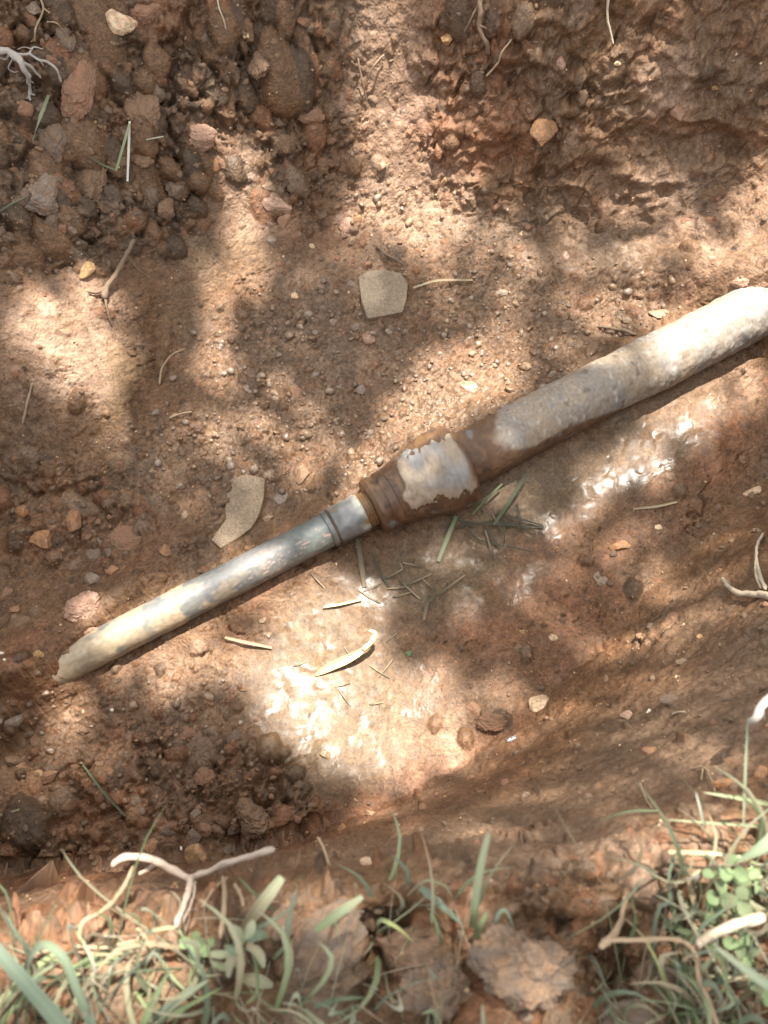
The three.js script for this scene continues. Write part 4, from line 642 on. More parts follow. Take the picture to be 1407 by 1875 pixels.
// cut blades and straws lying in the pit
const G = (label, pts, w, a, b, o = {}) => blade(o.name ?? 'cut_grass', label, o.cat ?? 'cut grass', pts, w, a, b, { ref: V(0, 1, 0), n: 10, ...o, prof: o.prof ?? (t => 0.8 + 0.2 * Math.sin(t * 3.1)) });
G('short bright green grass piece on dark clods, upper left', [[60, 260, null, 0.004], [74, 216, null, 0.007], [90, 174, null, 0.009]], 9, 'pale', 'green');
G('green grass piece crossing a white one, upper left', [[213, 312, null, 0.004], [225, 272, null, 0.007], [238, 226, null, 0.009]], 7, 'bright', 'pale');
G('whitish grass piece crossing the green one, upper left', [[234, 332, null, 0.003], [236, 280, null, 0.006], [238, 222, null, 0.008]], 6, 'white', 'white', { dry: 1 });
G('dark green piece below the crossed pair', [[160, 285, null, 0.003], [188, 302, null, 0.004], [214, 312, null, 0.004]], 6, 'dark', 'green');
G('tiny straw right of the crossed pair', [[268, 256, null, 0.003], [300, 250, null, 0.004]], 5, 'pale', 'white');
G('dark green piece at the left edge below the clods', [[-5, 390, null, 0.003], [20, 374, null, 0.004], [46, 361, null, 0.004]], 5, 'dark', 'green');
G('thin dark blade on the lower left floor', [[152, 1400, null, 0.003], [190, 1450, null, 0.006], [230, 1494, null, 0.003]], 6, 'green', 'dark');
G('pale blade end at the left edge of the floor', [[-6, 1494, null, 0.003], [36, 1482, null, 0.004]], 6, 'pale', 'straw');
G('pale green stem lying in mud below the socket', [[803, 1028, null, 0.002], [820, 985, null, 0.006], [836, 945, null, 0.010]], 10, 'pale', 'green');
G('dark green blade slanting by the iron pipe', [[904, 962, null, 0.003], [935, 915, null, 0.008], [968, 864, null, 0.012]], 9, 'green', 'dark');
G('green blade under the end of the socket', [[866, 942, null, 0.006], [890, 915, null, 0.008], [920, 886, null, 0.008]], 6, 'green', 'green');
G('dark wet straw hanging from the copper sleeve', [[655, 985, null, 0.008], [660, 1020, null, 0.004], [668, 1075, null, 0.001]], 12, 'dark', 'tan');
G('thin wet straw right of the sleeve straw', [[680, 1010, null, 0.004], [695, 1045, null, 0.003], [712, 1075, null, 0.001]], 5, 'dark', 'dark');
G('tan straw at the left rim of the puddle', [[412, 1167, null, 0.003], [450, 1176, null, 0.005], [498, 1186, null, 0.002]], 7, 'straw', 'tan', { dry: 1 });
G('straw lying in the upper puddle', [[592, 1112, null, 0.002], [625, 1106, null, 0.003], [662, 1098, null, 0.002]], 6, 'straw', 'straw', { dry: 1 });
G('thin curved straw on the gravel right of the grey slab', [[757, 527, null, 0.003], [800, 514, null, 0.006], [866, 513, null, 0.003]], 6, 'straw', 'tan', { dry: 1 });
G('straw half sunk in the mud below the iron pipe', [[1160, 932, null, 0.001], [1205, 927, null, 0.002], [1240, 919, null, 0.001]], 6, 'tan', 'straw', { dry: 1 });
G('short upright straw in the shaded puddle', [[776, 1135, null, 0.001], [782, 1108, null, 0.003], [786, 1090, null, 0.006]], 9, 'tan', 'dark');
G('small leaf of vivid green on the crumbly lip', [[543, 1622, null, 0.002], [556, 1612, null, 0.003], [570, 1592, null, 0.004]], 18, 'green', 'green', { name: 'grass_tip', cat: 'grass blade', prof: t => Math.sin(0.3 + t * 2.8) });
// the mat of dark wet straws under the joint
for (let i = 0; i < 17; i++) { const u = rr(820, 960), v = rr(915, 1005), a = rr(0, 6.28), l = rr(18, 52); G('dark wet straw matted in mud under the pipe joint', [[u - l * Math.cos(a), v - 0.6 * l * Math.sin(a), null, 0.002], [u, v, null, rr(0.003, 0.008)], [u + l * Math.cos(a), v + 0.6 * l * Math.sin(a), null, 0.002]], rr(2.5, 5), rnd() < 0.3 ? 'tan' : 'dark', 'dark', { name: 'wet_straw', cat: 'straw', group: 'wet straws under the joint' }); }
for (let i = 0; i < 13; i++) { const u = rr(520, 720), v = rr(1060, 1330), a = rr(0, 6.28), l = rr(10, 34); G('fine straw stuck in the puddle mud', [[u - l * Math.cos(a), v - 0.6 * l * Math.sin(a), null, 0.0006], [u, v, null, 0.002], [u + l * Math.cos(a), v + 0.6 * l * Math.sin(a), null, 0.0006]], rr(1.5, 3), 'tan', 'dark', { name: 'puddle_straw', cat: 'straw', group: 'straws in the puddle mud', dry: 1 }); }
for (let i = 0; i < 10; i++) { const u = rr(690, 840), v = rr(1030, 1110), a = rr(0, 6.28), l = rr(14, 40); G('dark straw in the shaded mud below the socket', [[u - l * Math.cos(a), v - 0.6 * l * Math.sin(a), null, 0.001], [u, v, null, 0.003], [u + l * Math.cos(a), v + 0.6 * l * Math.sin(a), null, 0.001]], rr(3, 5), 'dark', 'tan', { name: 'mud_straw', cat: 'straw', group: 'dark straws in the shaded mud', dry: 1 }); }
// curled dead leaf
{ const P = [[578, 1236, null, 0.001], [605, 1221, null, 0.003], [640, 1205, null, 0.007], [665, 1190, null, 0.011], [684, 1172, null, 0.014], [688, 1160, null, 0.016], [676, 1154, null, 0.016]].map(at), g = group('dead_leaf', P[0]); tag(g, 'pale yellow curled dead leaf lying on the puddle', 'leaf');
  const L = P.map(p => V().subVectors(p, P[0])), px = distPx(P[0]);
  mesh('leaf_blade', ribbon(L.slice(0, 5), 20 * px, [0.40, 0.29, 0.12], GC.dead, { n: 24, ref: V(-0.25, 1, 0.3), fold: 0.35, prof: t => 0.12 + 0.95 * Math.pow(Math.sin(Math.min(1, t * 1.05 + 0.02) * 3.0), 0.8) * (1 - 0.6 * t) }), dryMat, g); mesh('leaf_stalk', twig(L.slice(3), 5.5 * px, 3.2 * px, [0.62, 0.50, 0.24], { wob: 0.05, knob: 0.08 }), dryMat, g); }
mesh('leaf_fragment', rock(4, 4, 12, [0.0028, 0.0007, 0.0022], () => [0.09, 0.15, 0.05]), stoneMat).position.copy(lifted(750, 1197, 0.0008)); tag(scene.children.at(-1), 'tiny green leaf fragment beside the puddle', 'leaf');
{ const g = rock(8, 12, 24, [0.0042, 0.0022, 0.0058], (d, q) => tones([0.6, 0.6, 0.6], 1 + 0.5 * noise(d.x * 4, d.y * 4 + q, d.z * 4)), 0.25, 0.09), m = mesh('foil_scrap', g, new THREE.MeshStandardMaterial({ name: 'foil', vertexColors: true, metalness: 0.85, roughness: 0.28 })); rest(m, 936, 1353, 0, 0.4); tag(m, 'crumpled silver foil scrap at the foot of the near wall', 'foil'); }
// roots: [points], start and end width in picture pixels
const RC = { pale: [0.35, 0.275, 0.215], grey: [0.31, 0.275, 0.235], tan: [0.29, 0.205, 0.125], brown: [0.16, 0.105, 0.065], white: [0.38, 0.31, 0.22] };
function root(label, color, strands) {
  const P0 = at(strands[0][0][0]), g = group('root', P0); tag(g, label, 'root'); const px = distPx(P0) * 0.5;
  strands.forEach(([pts, a, b], i) => mesh(i ? 'rootlet' : 'main_root', twig(pts.map(p => at(p).sub(P0)), a * px, b * px, RC[color]), dryMat, g)); return g;
}
const Z = 0.285;
root('pale thick forked root sticking out over the near wall', 'pale', [
  [[[204, 1582, Z], [235, 1568, Z + 0.004], [272, 1570, Z + 0.004], [312, 1590, Z], [348, 1607, Z - 0.004], [372, 1599, Z], [420, 1580, Z + 0.004], [468, 1566, Z + 0.006], [504, 1554, Z + 0.006]], 15, 12],
  [[[350, 1606, Z - 0.004], [342, 1645, 0.318], [322, 1695, 0.338]], 13, 9], [[[292, 1577, Z], [272, 1592, Z - 0.004], [254, 1602, Z - 0.004]], 9, 7], [[[358, 1612, Z - 0.004], [352, 1650, 0.320], [335, 1690, 0.336]], 5, 3], [[[452, 1572, Z], [456, 1590, Z - 0.006], [470, 1602, Z - 0.01]], 3, 2]]);
root('thin tan root hanging left below the forked root', 'tan', [[[[246, 1585, Z - 0.004], [222, 1632, 0.304], [190, 1668, 0.322], [152, 1690, 0.330], [145, 1722, 0.328]], 8, 7], [[[152, 1690, 0.330], [135, 1700, 0.328]], 4, 2]]);
root('stringy pair of tan rootlets right of the forked root', 'tan', [[[[418, 1606, 0.298], [392, 1628, 0.312], [370, 1660, 0.324]], 5, 3], [[[408, 1604, 0.298], [412, 1650, 0.322], [404, 1718, 0.334]], 7, 9], [[[430, 1618, 0.306], [442, 1640, 0.320], [446, 1660, 0.326]], 8, 5]]);
root('tangle of dry rootlets lying across the lower left grass', 'tan', [[[[132, 1732, null, 0.008], [190, 1735, null, 0.012], [250, 1722, null, 0.010]], 7, 5], [[[138, 1742, null, 0.006], [200, 1748, null, 0.010], [270, 1738, null, 0.006]], 5, 4], [[[250, 1700, null, 0.008], [270, 1720, null, 0.012], [285, 1765, null, 0.006]], 7, 3], [[[255, 1715, null, 0.008], [240, 1735, null, 0.01]], 5, 3]]);
root('wavy pale root climbing the right bank to the lip', 'tan', [[[[1210, 1500, 0.30], [1203, 1530, 0.30], [1194, 1560, 0.30], [1178, 1585, 0.304], [1165, 1618, 0.307], [1148, 1645, 0.312], [1142, 1662, 0.316]], 8, 10], [[[1143, 1655, 0.316], [1136, 1690, 0.322], [1118, 1720, 0.328], [1098, 1735, 0.33]], 7, 13]]);
root('dry tan stem bent downwards at the lower right', 'tan', [[[[1100, 1722, 0.328], [1180, 1720, 0.334], [1250, 1724, 0.336], [1272, 1745, 0.336], [1280, 1790, 0.336], [1300, 1835, 0.336], [1318, 1885, 0.336]], 9, 8], [[[1275, 1745, 0.336], [1262, 1750, 0.332], [1250, 1760, 0.33]], 10, 7]]);
root('whitish dry stalk lying beside the clover', 'white', [[[[1274, 1728, 0.336], [1310, 1708, 0.34], [1350, 1692, 0.342], [1400, 1676, 0.342]], 15, 22]]);
root('pale branching root with fine tips at the upper left edge', 'grey', [
  [[[-20, 90, null, 0.012], [12, 94, null, 0.014], [28, 103, null, 0.013], [42, 122, null, 0.010], [52, 145, null, 0.008], [56, 172, null, 0.006], [55, 184, null, 0.004]], 17, 4], [[[22, 98, null, 0.013], [52, 99, null, 0.012], [62, 87, null, 0.010], [80, 90, null, 0.008]], 6, 2], [[[54, 98, null, 0.012], [72, 110, null, 0.010], [88, 114, null, 0.008], [104, 128, null, 0.006], [113, 150, null, 0.004]], 5, 4], [[[38, 114, null, 0.011], [56, 122, null, 0.01], [66, 132, null, 0.008], [75, 143, null, 0.007]], 7, 5], [[[18, 100, null, 0.013], [10, 108, null, 0.01], [-4, 104, null, 0.01]], 5, 3], [[[26, 104, null, 0.012], [16, 126, null, 0.009], [26, 132, null, 0.008], [33, 130, null, 0.008]], 3, 2], [[[52, 145, null, 0.008], [62, 152, null, 0.006]], 4, 2], [[[56, 172, null, 0.006], [64, 174, null, 0.005]], 4, 2], [[[60, 90, null, 0.011], [44, 86, null, 0.010], [32, 90, null, 0.010]], 3, 1.5], [[[74, 112, null, 0.01], [80, 120, null, 0.008]], 3, 2]]);
root('thin root hanging from the top edge, upper left', 'tan', [[[[72, -10, null, 0.004], [80, 14, null, 0.006], [72, 36, null, 0.006], [65, 55, null, 0.004], [64, 76, null, 0.003]], 4, 3], [[[80, 15, null, 0.006], [92, 24, null, 0.004]], 3, 2], [[[86, 40, null, 0.005], [104, 42, null, 0.005], [116, 54, null, 0.003]], 3, 2]]);
root('thin pale root drooping at the top edge, left of centre', 'white', [[[[398, -8, null, 0.003], [402, 16, null, 0.006], [410, 36, null, 0.005], [414, 54, null, 0.003]], 3, 2.5]]);
root('brown forked root running down to the left sun patch', 'brown', [[[[246, 438, null, 0.004], [232, 465, null, 0.008], [214, 500, null, 0.008], [196, 525, null, 0.006], [190, 548, null, 0.003]], 8, 12], [[[196, 528, null, 0.006], [176, 535, null, 0.003], [160, 532, null, 0.002]], 9, 4], [[[192, 545, null, 0.003], [200, 580, null, 0.002], [206, 598, null, 0.001]], 5, 3], [[[232, 465, null, 0.008], [252, 492, null, 0.004], [280, 512, null, 0.003]], 3, 2]]);
root('thin root arching at the right of the left mound', 'tan', [[[[292, 704, null, 0.002], [298, 672, null, 0.006], [318, 648, null, 0.007], [340, 638, null, 0.003]], 4, 3]]);
root('thin root under the arching one, beside the gravel', 'tan', [[[[310, 766, null, 0.002], [330, 758, null, 0.005], [352, 754, null, 0.002]], 4, 3]]);
root('faint straight root on the left mound', 'tan', [[[[42, 776, null, 0.001], [50, 738, null, 0.003], [60, 700, null, 0.001]], 4, 4]]);
root('thick pale root stub on the right wall with a hooked branch', 'white', [[[[1322, 1058, null, 0.010], [1336, 1076, null, 0.012], [1356, 1086, null, 0.012], [1385, 1088, null, 0.010], [1415, 1092, null, 0.006]], 8, 13], [[[1398, 976, null, 0.008], [1386, 1002, null, 0.010], [1388, 1040, null, 0.010], [1402, 1080, null, 0.008]], 5, 7], [[[1386, 1008, null, 0.010], [1384, 1050, null, 0.01], [1394, 1078, null, 0.009]], 4, 5]]);
root('grey root stub at the right edge below the wall roots', 'grey', [[[[1372, 1324, 0.29], [1386, 1314, 0.295], [1396, 1295, 0.295], [1420, 1270, 0.29]], 12, 22], [[[1396, 1296, 0.295], [1400, 1318, 0.285]], 6, 4]]);
root('thin tan root standing at the crumbly lip, centre', 'tan', [[[[582, 1532, 0.27], [592, 1550, 0.275], [600, 1575, 0.28], [606, 1600, 0.29], [609, 1618, 0.295]], 5, 5]]);
root('hair root on the right wall, left of the orange stone', 'tan', [[[[1172, 1432, null, 0.003], [1180, 1455, null, 0.006], [1194, 1480, null, 0.002]], 4, 3]]);
root('hair roots right of the middle wall stones', 'tan', [[[[1262, 1408, null, 0.002], [1290, 1405, null, 0.006], [1302, 1425, null, 0.005], [1310, 1450, null, 0.002]], 4, 3], [[[1288, 1406, null, 0.006], [1284, 1428, null, 0.003]], 3, 2]]);
root('short pale hair root in the wall above the right grass', 'white', [[[[1232, 1308, null, 0.002], [1245, 1303, null, 0.004], [1256, 1304, null, 0.002]], 4, 2]]);
root('dark root hanging in the red clay at the top', 'brown', [[[[878, -10, null, 0.006], [880, 20, null, 0.010], [878, 50, null, 0.010], [890, 78, null, 0.006], [896, 98, null, 0.003]], 10, 8], [[[878, 5, null, 0.008], [862, 36, null, 0.006], [850, 60, null, 0.003]], 5, 3], [[[878, 46, null, 0.01], [892, 52, null, 0.006]], 4, 2]]);
root('thin curved root in the red clay below the hanging one', 'tan', [[[[937, 72, null, 0.002], [920, 95, null, 0.005], [912, 115, null, 0.006], [890, 140, null, 0.002]], 4, 4]]);
root('pale straight root dangling at the top right', 'white', [[[[1113, -8, null, 0.004], [1113, 30, null, 0.008], [1118, 58, null, 0.006], [1124, 82, null, 0.003]], 5, 3]]);
root('dark twig lying against the upper side of the pipe', 'brown', [[[[1094, 598, null, 0.003], [1130, 602, null, 0.005], [1166, 613, null, 0.003]], 5, 6]]);
root('short dark twig in the sun above the grey slab', 'brown', [[[[690, 450, null, 0.002], [712, 468, null, 0.005], [740, 484, null, 0.002]], 6, 4], [[[712, 466, null, 0.005], [706, 474, null, 0.002]], 4, 3]]);
root('thin dark twig in the top sunlit strip', 'brown', [[[[655, 105, null, 0.002], [664, 150, null, 0.004], [672, 186, null, 0.002]], 4, 3]]);
root('forked thin twig beside the dark one in the sunlit strip', 'brown', [[[[704, 100, null, 0.002], [684, 122, null, 0.005], [672, 150, null, 0.002]], 4, 2], [[[684, 122, null, 0.005], [698, 110, null, 0.003]], 3, 2]]);
// clover and seedling
function ovalLeaf(c, rpx, tilt, col) { const px = distPx(c), g = new THREE.CircleGeometry(rpx * px, 14), p = g.attributes.position, K = []; const q = rr(0, 40); for (let i = 0; i < p.count; i++) { const x = p.getX(i), y = p.getY(i), r = rpx * px; const nx = x * (0.82 + 0.12 * y / r); p.setXYZ(i, nx, y * (1 - 0.16 * Math.exp(-((x / (0.3 * r)) ** 2)) * (y > 0 ? 1 : 0)), Math.abs(x) * 0.35 - 0.1 * y * y / r); const m = 1 + 0.25 * noise(x / r * 2 + q, y / r * 2, 1); K.push(col[0] * m, col[1] * m, col[2] * m); } g.setAttribute('color', new THREE.Float32BufferAttribute(K, 3)); g.rotateX(-Math.PI / 2); g.rotateX(tilt[0]); g.rotateZ(tilt[1]); g.rotateY(tilt[2]); g.deleteAttribute('uv'); g.computeVertexNormals(); return g; }
function clover(label, base, heads) {
  const P0 = at(base), g = group('clover', P0); tag(g, label, 'clover');
  for (const [u, v, y, r] of heads) { const h = onY(u, v, y), a0 = rr(0, 6.28); mesh('stem', twig([V(0, 0, 0), V().subVectors(h, P0).multiplyScalar(0.5).add(V(0, 0.006, 0)), V().subVectors(h, P0)], 0.0006, 0.0005, GC.bright, { n: 10, na: 5 }), dryMat, g);
    for (let k = 0; k < 3; k++) { const a = a0 + k * 2.09, px = distPx(h), c = V().copy(h).add(V(Math.cos(a) * r * px * 0.95, 0.0005, Math.sin(a) * r * px * 0.95)); const geo = ovalLeaf(h, r * rr(0.7, 1.1), [rr(-0.7, 0.7), rr(-0.6, 0.6), -a - Math.PI / 2], rnd() < 0.3 ? GC.green : [0.165, 0.225, 0.095]); const m = mesh('leaflet', geo, leafMat, g); m.position.subVectors(c, P0); } }
}
clover('cluster of light green clover at the right edge', [1345, 1690, null], [[1310, 1606, 0.338, 15], [1342, 1592, 0.342, 17], [1318, 1640, 0.336, 16], [1352, 1650, 0.338, 18], [1305, 1668, 0.330, 12], [1375, 1612, 0.335, 14]]);
clover('smaller clover below the whitish stalk', [1370, 1770, null], [[1352, 1730, 0.338, 15], [1366, 1748, 0.336, 14]]);
clover('clover leaf cut by the right edge', [1400, 1840, null], [[1400, 1810, 0.338, 16]]);
clover('small dull clover in the lower left grass', [365, 1760, null], [[352, 1724, 0.325, 13], [378, 1730, 0.325, 12]]);
{ const P0 = at([438, 1770, null]), g = group('seedling', P0); tag(g, 'pale many-leaved seedling left of the earth ridge', 'plant'); const st = [[438, 1770, 0.318], [440, 1735, 0.330], [452, 1712, 0.338]].map(at).map(p => p.sub(P0)); mesh('stem', twig(st, 0.0010, 0.0007, GC.pale), dryMat, g);
  for (const [a, b, c, w, k] of [[[448, 1722, 0.336], [432, 1705, 0.34], [420, 1700, 0.338], 20, 'pale'], [[450, 1718, 0.338], [460, 1700, 0.342], [464, 1685, 0.342], 18, 'pale'], [[450, 1722, 0.336], [475, 1712, 0.338], [490, 1712, 0.336], 18, 'blue'], [[452, 1728, 0.334], [474, 1745, 0.334], [484, 1772, 0.330], 16, 'straw'], [[444, 1740, 0.33], [424, 1760, 0.332], [418, 1790, 0.328], 18, 'tan'], [[440, 1745, 0.33], [405, 1748, 0.328], [372, 1745, 0.322], 14, 'pale'], [[440, 1790, 0.322], [470, 1795, 0.326], [500, 1805, 0.322], 22, 'straw'], [[440, 1760, 0.325], [410, 1770, 0.326], [385, 1760, 0.324], 14, 'bright'], [[446, 1735, 0.334], [432, 1742, 0.338], [412, 1732, 0.338], 16, 'blue']]) { const P = [a, b, c].map(at); mesh('leaf', ribbon(P.map(p => V().copy(p).sub(P0)), w * distPx(P[0]), GC[k], GC[k === 'blue' ? 'green' : 'pale'], { ref: V(rr(-0.3, 0.3), 1, rr(-0.3, 0.3)), prof: t => 0.25 + 0.8 * Math.sin(0.2 + t * 2.8) }), leafMat, g); } }
// turf around the pit: short blades in tufts
{
  const blades = []; for (const c of [['green', 'bright'], ['green', 'blue'], ['pale', 'straw'], ['bright', 'pale'], ['tan', 'straw'], ['straw', 'pale']]) blades.push(ribbon([V(0, 0, 0), V(0.05, 0.45, 0), V(0.2, 0.8, 0.02), V(0.45, 1, 0.05)], 0.065, GC[c[0]], GC[c[1]], { n: 6, ref: V(0, 0, 1), fold: 0.3 }));
  const bare = [[950, 1790, 0.030], [800, 1815, 0.020], [590, 1740, 0.018]].map(([u, v, r]) => [hit(u, v), r]); const spots = []; const put = (x, z, n, sp) => { for (let i = 0; i < n; i++) { const X = x + rr(-sp, sp), Z = z + rr(-sp, sp); if (polyDist(LIP, X, Z) > 0.009 && !bare.some(([p, r]) => Math.hypot(p.x - X, p.z - Z) < r)) spots.push([X, Z]); } };
  for (let i = 0; i < 1800; i++) { const x = rr(-0.4, 0.4), z = rr(0.26, 0.45); if (polyDist(LIP, x, z) > 0.002 && noise(x * 22, 5, z * 22) > -0.15) put(x, z, 3 + Math.floor(rnd() * 5), 0.010); }
  for (let i = 0; i < 4200; i++) { const a = rr(0, 6.283), r = 0.42 + 1.8 * Math.sqrt(rnd()), x = r * Math.cos(a), z = r * Math.sin(a); if (polyDist(LIP, x, z) > 0.02) put(x, z, 5, 0.03); }
  scatter('turf', spots, blades, leafMat, Object.assign((o, [x, z]) => { const near = Math.hypot(x, z) < 0.5, far = polyDist(LIP, x, z); o.position.set(x, hAt(x, z) - 0.002, z); const fl = rnd() < 0.35 ? 1.35 : 0.7; o.rotation.set(rr(-fl, fl), rr(0, 6.3), rr(-fl, fl)); const s = near ? rr(0.018, 0.052) : rr(0.03, 0.075); o.scale.set(near ? s : s * 0.7, s, s); }, { label: 'short mixed grass growing round the pit', category: 'grass' }));
}


// ------------------------------------------------------------------ the tree whose foliage breaks up the sunlight
{
  const E1 = V().crossVectors(V(0, 1, 0), SUN).normalize(), E2 = V().crossVectors(SUN, E1).normalize();
  // where the photograph shows sun on the ground (1) and half shade
  const LIT = [[700, 40, 75, 110, 0, 1], [705, 165, 75, 100, 0, 1], [740, 260, 95, 110, 0, 0.9], [770, 370, 110, 100, 0, 0.85], [690, 330, 90, 90, 0, 0.8], [860, 425, 110, 60, 0, 0.6], [380, 245, 55, 45, 0, 0.8], [442, 345, 48, 98, 0, 1], [500, 365, 58, 42, 0, 0.95], [432, 475, 58, 65, 0, 1], [388, 550, 40, 44, 0, 0.8],
    [118, 598, 104, 92, 0, 1], [190, 705, 58, 92, 0, 1], [570, 475, 120, 46, 0, 0.6], [375, 650, 45, 55, 0, 0.7], [480, 800, 180, 55, 0, 0.5], [640, 840, 130, 60, 0, 0.7], [850, 690, 110, 60, 0, 0.85], [790, 760, 75, 55, 0, 0.9], [950, 620, 80, 50, 0, 0.6], [1020, 470, 120, 50, 0, 0.55], [1150, 420, 150, 100, 0, 0.5], [1380, 400, 70, 130, 0, 0.9], [1230, 500, 130, 70, 0, 0.65], [1150, 560, 80, 60, 0, 0.6], [1050, 230, 140, 90, 0, 0.45], [1220, 150, 110, 90, 0, 0.5],
    [1290, 610, 110, 80, -25, 1], [1230, 720, 90, 60, 0, 1], [1330, 700, 70, 60, 0, 0.7], [1150, 850, 180, 65, -25, 0.6], [1000, 930, 120, 50, 0, 0.5], [800, 860, 70, 60, 0, 0.6], [640, 950, 60, 50, 0, 0.75], [430, 1060, 150, 60, -25, 0.6], [275, 1130, 128, 72, -20, 1], [330, 1225, 120, 60, 0, 0.75],
    [590, 1130, 120, 65, 0, 0.9], [600, 1220, 150, 110, 0, 1], [640, 1330, 150, 105, 0, 1], [790, 1330, 105, 95, 0, 0.9], [520, 1080, 100, 50, 0, 0.8], [60, 1360, 110, 85, 0, 0.7], [130, 1300, 60, 40, 0, 0.45], [1000, 1530, 190, 70, 0, 0.45], [700, 1480, 120, 50, 0, 0.4], [950, 1310, 60, 60, 0, 0.4], [1300, 1650, 160, 200, 0, 0.8], [930, 1780, 160, 110, 0, 0.6], [200, 1750, 280, 140, 0, 0.85], [600, 1740, 200, 120, 0, 0.4], [640, 640, 330, 190, 0, 0.14], [900, 500, 160, 90, 0, 0.42], [1050, 640, 200, 120, 0, 0.35], [330, 900, 200, 90, 0, 0.15], [1000, 1050, 200, 110, -25, 0.3], [1270, 1150, 200, 200, 0, 0.42], [1150, 1350, 260, 120, 0, 0.42], [900, 1420, 200, 60, -30, 0.45], [980, 120, 200, 120, 0, 0.25], [850, 1160, 150, 80, 0, 0.2]];
  const N = 220, W = 1.3, T = new Float32Array(N * N).fill(-1), cnt = new Float32Array(N * N), cov = new Float32Array(N * N);
  const sun2 = p => [p.dot(E1), p.dot(E2)], cell = a => Math.floor((a / W + 0.5) * N);
  for (let v = -60; v < 1940; v += 9) for (let u = -60; u < 1470; u += 9) {
    let L = 0; for (const [cu, cv, ru, rv, rot, k] of LIT) { const r = rot * Math.PI / 180, dx = u - cu, dy = v - cv, d = Math.hypot((dx * Math.cos(r) + dy * Math.sin(r)) / ru, (-dx * Math.sin(r) + dy * Math.cos(r)) / rv); if (d < 1.5) L = Math.max(L, (k > 0.74 ? Math.min(1, k * 1.2) : k) * (1 - sst(0.82, 1.2, d))); }
    const [a, b] = sun2(march(baseH, u, v, 0.25)), i = cell(a), j = cell(b); if (i < 0 || j < 0 || i >= N || j >= N) continue; const k = j * N + i; T[k] = (Math.max(T[k], 0) * cnt[k] + L) / (cnt[k] + 1); cnt[k]++;
  }
  for (let pass = 0; pass < 6; pass++) { const S = T.slice(); for (let j = 1; j < N - 1; j++) for (let i = 1; i < N - 1; i++) { const k = j * N + i; if (S[k] >= 0) continue; let s = 0, c = 0; for (const d of [-1, 1, -N, N]) if (S[k + d] >= 0) { s += S[k + d]; c++; } if (c) T[k] = s / c; } }
  for (let j = 0; j < N; j++) for (let i = 0; i < N; i++) if (T[j * N + i] < 0) T[j * N + i] = sst(0.0, 0.25, noise(i * 0.07, 3, j * 0.07)) * 0.8;
  const leaves = [], cs = W / N;
  for (let tries = 0; tries < 120000; tries++) {
    const a = rr(-W / 2, W / 2), b = rr(-W / 2, W / 2), D = rr(2.3, 3.6), len = rr(0.03, 0.07), rl = len * 0.30, rs = D * 0.00463, R = rl + rs, ci = cell(a), cj = cell(b), m = Math.ceil(R / cs); let gain = 0;
    for (let j = cj - m; j <= cj + m; j++) for (let i = ci - m; i <= ci + m; i++) { if (i < 0 || j < 0 || i >= N || j >= N) continue; const d = Math.hypot((i + 0.5) * cs - W / 2 - a, (j + 0.5) * cs - W / 2 - b), f = 1 - sst(rl - rs, R, d); if (f <= 0) continue; const k = j * N + i, t = 1 - T[k]; gain += (cov[k] - t) ** 2 - (cov[k] + f * (1 - cov[k]) - t) ** 2; }
    if (gain < 0.12) continue;
    for (let j = cj - m; j <= cj + m; j++) for (let i = ci - m; i <= ci + m; i++) { if (i < 0 || j < 0 || i >= N || j >= N) continue; const d = Math.hypot((i + 0.5) * cs - W / 2 - a, (j + 0.5) * cs - W / 2 - b); cov[j * N + i] += (1 - sst(rl - rs, R, d)) * (1 - cov[j * N + i]); }
    leaves.push([V().addScaledVector(E1, a).addScaledVector(E2, b).addScaledVector(SUN, D), len]);
  }
  console.log('leaves', leaves.length);
  const inner = leaves.length;
  for (let i = 0; i < 5200; i++) { const a = rr(-1.7, 1.7), b = rr(-1.5, 1.5), D = rr(2.5, 4.2); if (Math.abs(a) < W / 2 && Math.abs(b) < W / 2) continue; if (Math.hypot(a / 1.7, b / 1.5) > 1 || noise(a * 5, 7, b * 5) > 0.12) continue; leaves.push([V().addScaledVector(E1, a).addScaledVector(E2, b).addScaledVector(SUN, D), rr(0.04, 0.08)]); }
  const foot = V(2.7, 0.29, -1.7), tree = group('tree', foot); tag(tree, 'leafy tree beside the pit, its foliage dappling the sunlight', 'tree');
  const bark = new THREE.MeshStandardMaterial({ name: 'bark', vertexColors: true, roughness: 0.9 });
  const rel = p => V().copy(p).sub(foot), crownP = (a, b, D) => V().addScaledVector(E1, a).addScaledVector(E2, b).addScaledVector(SUN, D);
  const top = V(2.45, 3.0, -1.6);
  mesh('trunk', twig([V(0, -0.05, 0), rel(V(2.75, 0.9, -1.68)), rel(V(2.6, 1.8, -1.66)), rel(top), rel(V(2.3, 3.9, -1.5))], 0.10, 0.04, [0.11, 0.085, 0.06], { n: 40, na: 20, wob: 0.12, knob: 0.1 }), bark, tree);
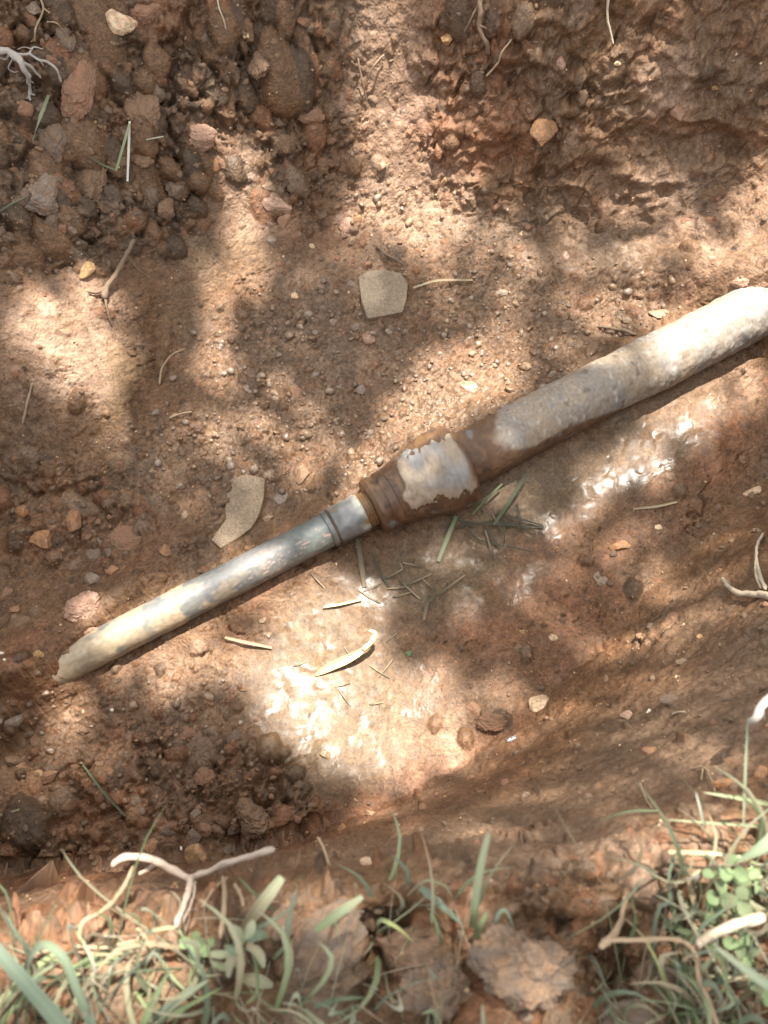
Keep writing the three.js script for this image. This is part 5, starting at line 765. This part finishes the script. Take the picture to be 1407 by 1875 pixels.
  for (const [m, e] of [[[-1.1, 0.5, 3.7], [-0.62, 0.45, 3.4]], [[-1.1, -0.1, 3.6], [-0.66, -0.15, 3.3]], [[-1.0, 0.75, 3.8], [-0.2, 0.68, 3.6]], [[-0.9, 0.85, 3.9], [0.5, 0.72, 3.7]], [[-1.0, -0.7, 3.6], [-0.3, -0.68, 3.4]], [[-0.8, -0.9, 3.6], [0.5, -0.75, 3.5]], [[-0.4, 1.0, 4.0], [0.9, 0.3, 3.7]], [[-0.2, -1.1, 3.8], [0.85, -0.3, 3.5]], [[-1.2, 0.2, 4.0], [-0.7, 0.2, 3.8]]]) mesh('limb', twig([rel(V(2.5, rr(1.9, 2.9), -1.6)), rel(crownP(...m).add(V(0, 0.15, 0))), rel(crownP(...e))], 0.028, 0.006, [0.12, 0.09, 0.065], { n: 30, na: 10, wob: 0.3, knob: 0.1 }), bark, tree);
  const lg = ribbon([V(0, 0, -0.5), V(0, 0.06, -0.15), V(0, 0.05, 0.2), V(0, -0.05, 0.5)], 0.46, [0.055, 0.10, 0.028], [0.065, 0.12, 0.03], { n: 8, ref: V(0, 1, 0), prof: t => Math.pow(Math.sin(0.05 + t * 3.04), 0.8), fold: 0.2 });
  const crown = new THREE.InstancedMesh(lg, new THREE.MeshPhysicalMaterial({ name: 'tree leaf', vertexColors: true, roughness: 0.9, transmission: 0.3, thickness: 0, side: THREE.DoubleSide }), leaves.length); const o = new THREE.Object3D();
  leaves.forEach(([p, len], i) => { o.position.copy(p).sub(foot); o.quaternion.setFromUnitVectors(V(0, 1, 0), V().copy(SUN).add(V(rr(-0.5, 0.5), rr(-0.2, 0.2), rr(-0.5, 0.5))).normalize()); o.rotateY(rr(0, 6.28)); o.scale.setScalar(len * 1.02); o.updateMatrix(); crown.setMatrixAt(i, o.matrix); });
  crown.name = 'crown'; crown.userData.kind = 'stuff'; crown.castShadow = crown.receiveShadow = true; tree.add(crown);
}

const renderer = new THREE.WebGLRenderer({ antialias: true });
renderer.toneMapping = THREE.LinearToneMapping;
renderer.toneMappingExposure = EXPOSURE;
renderer.shadowMap.enabled = true;
renderer.setSize(768, 1024);
renderer.render(scene, camera);
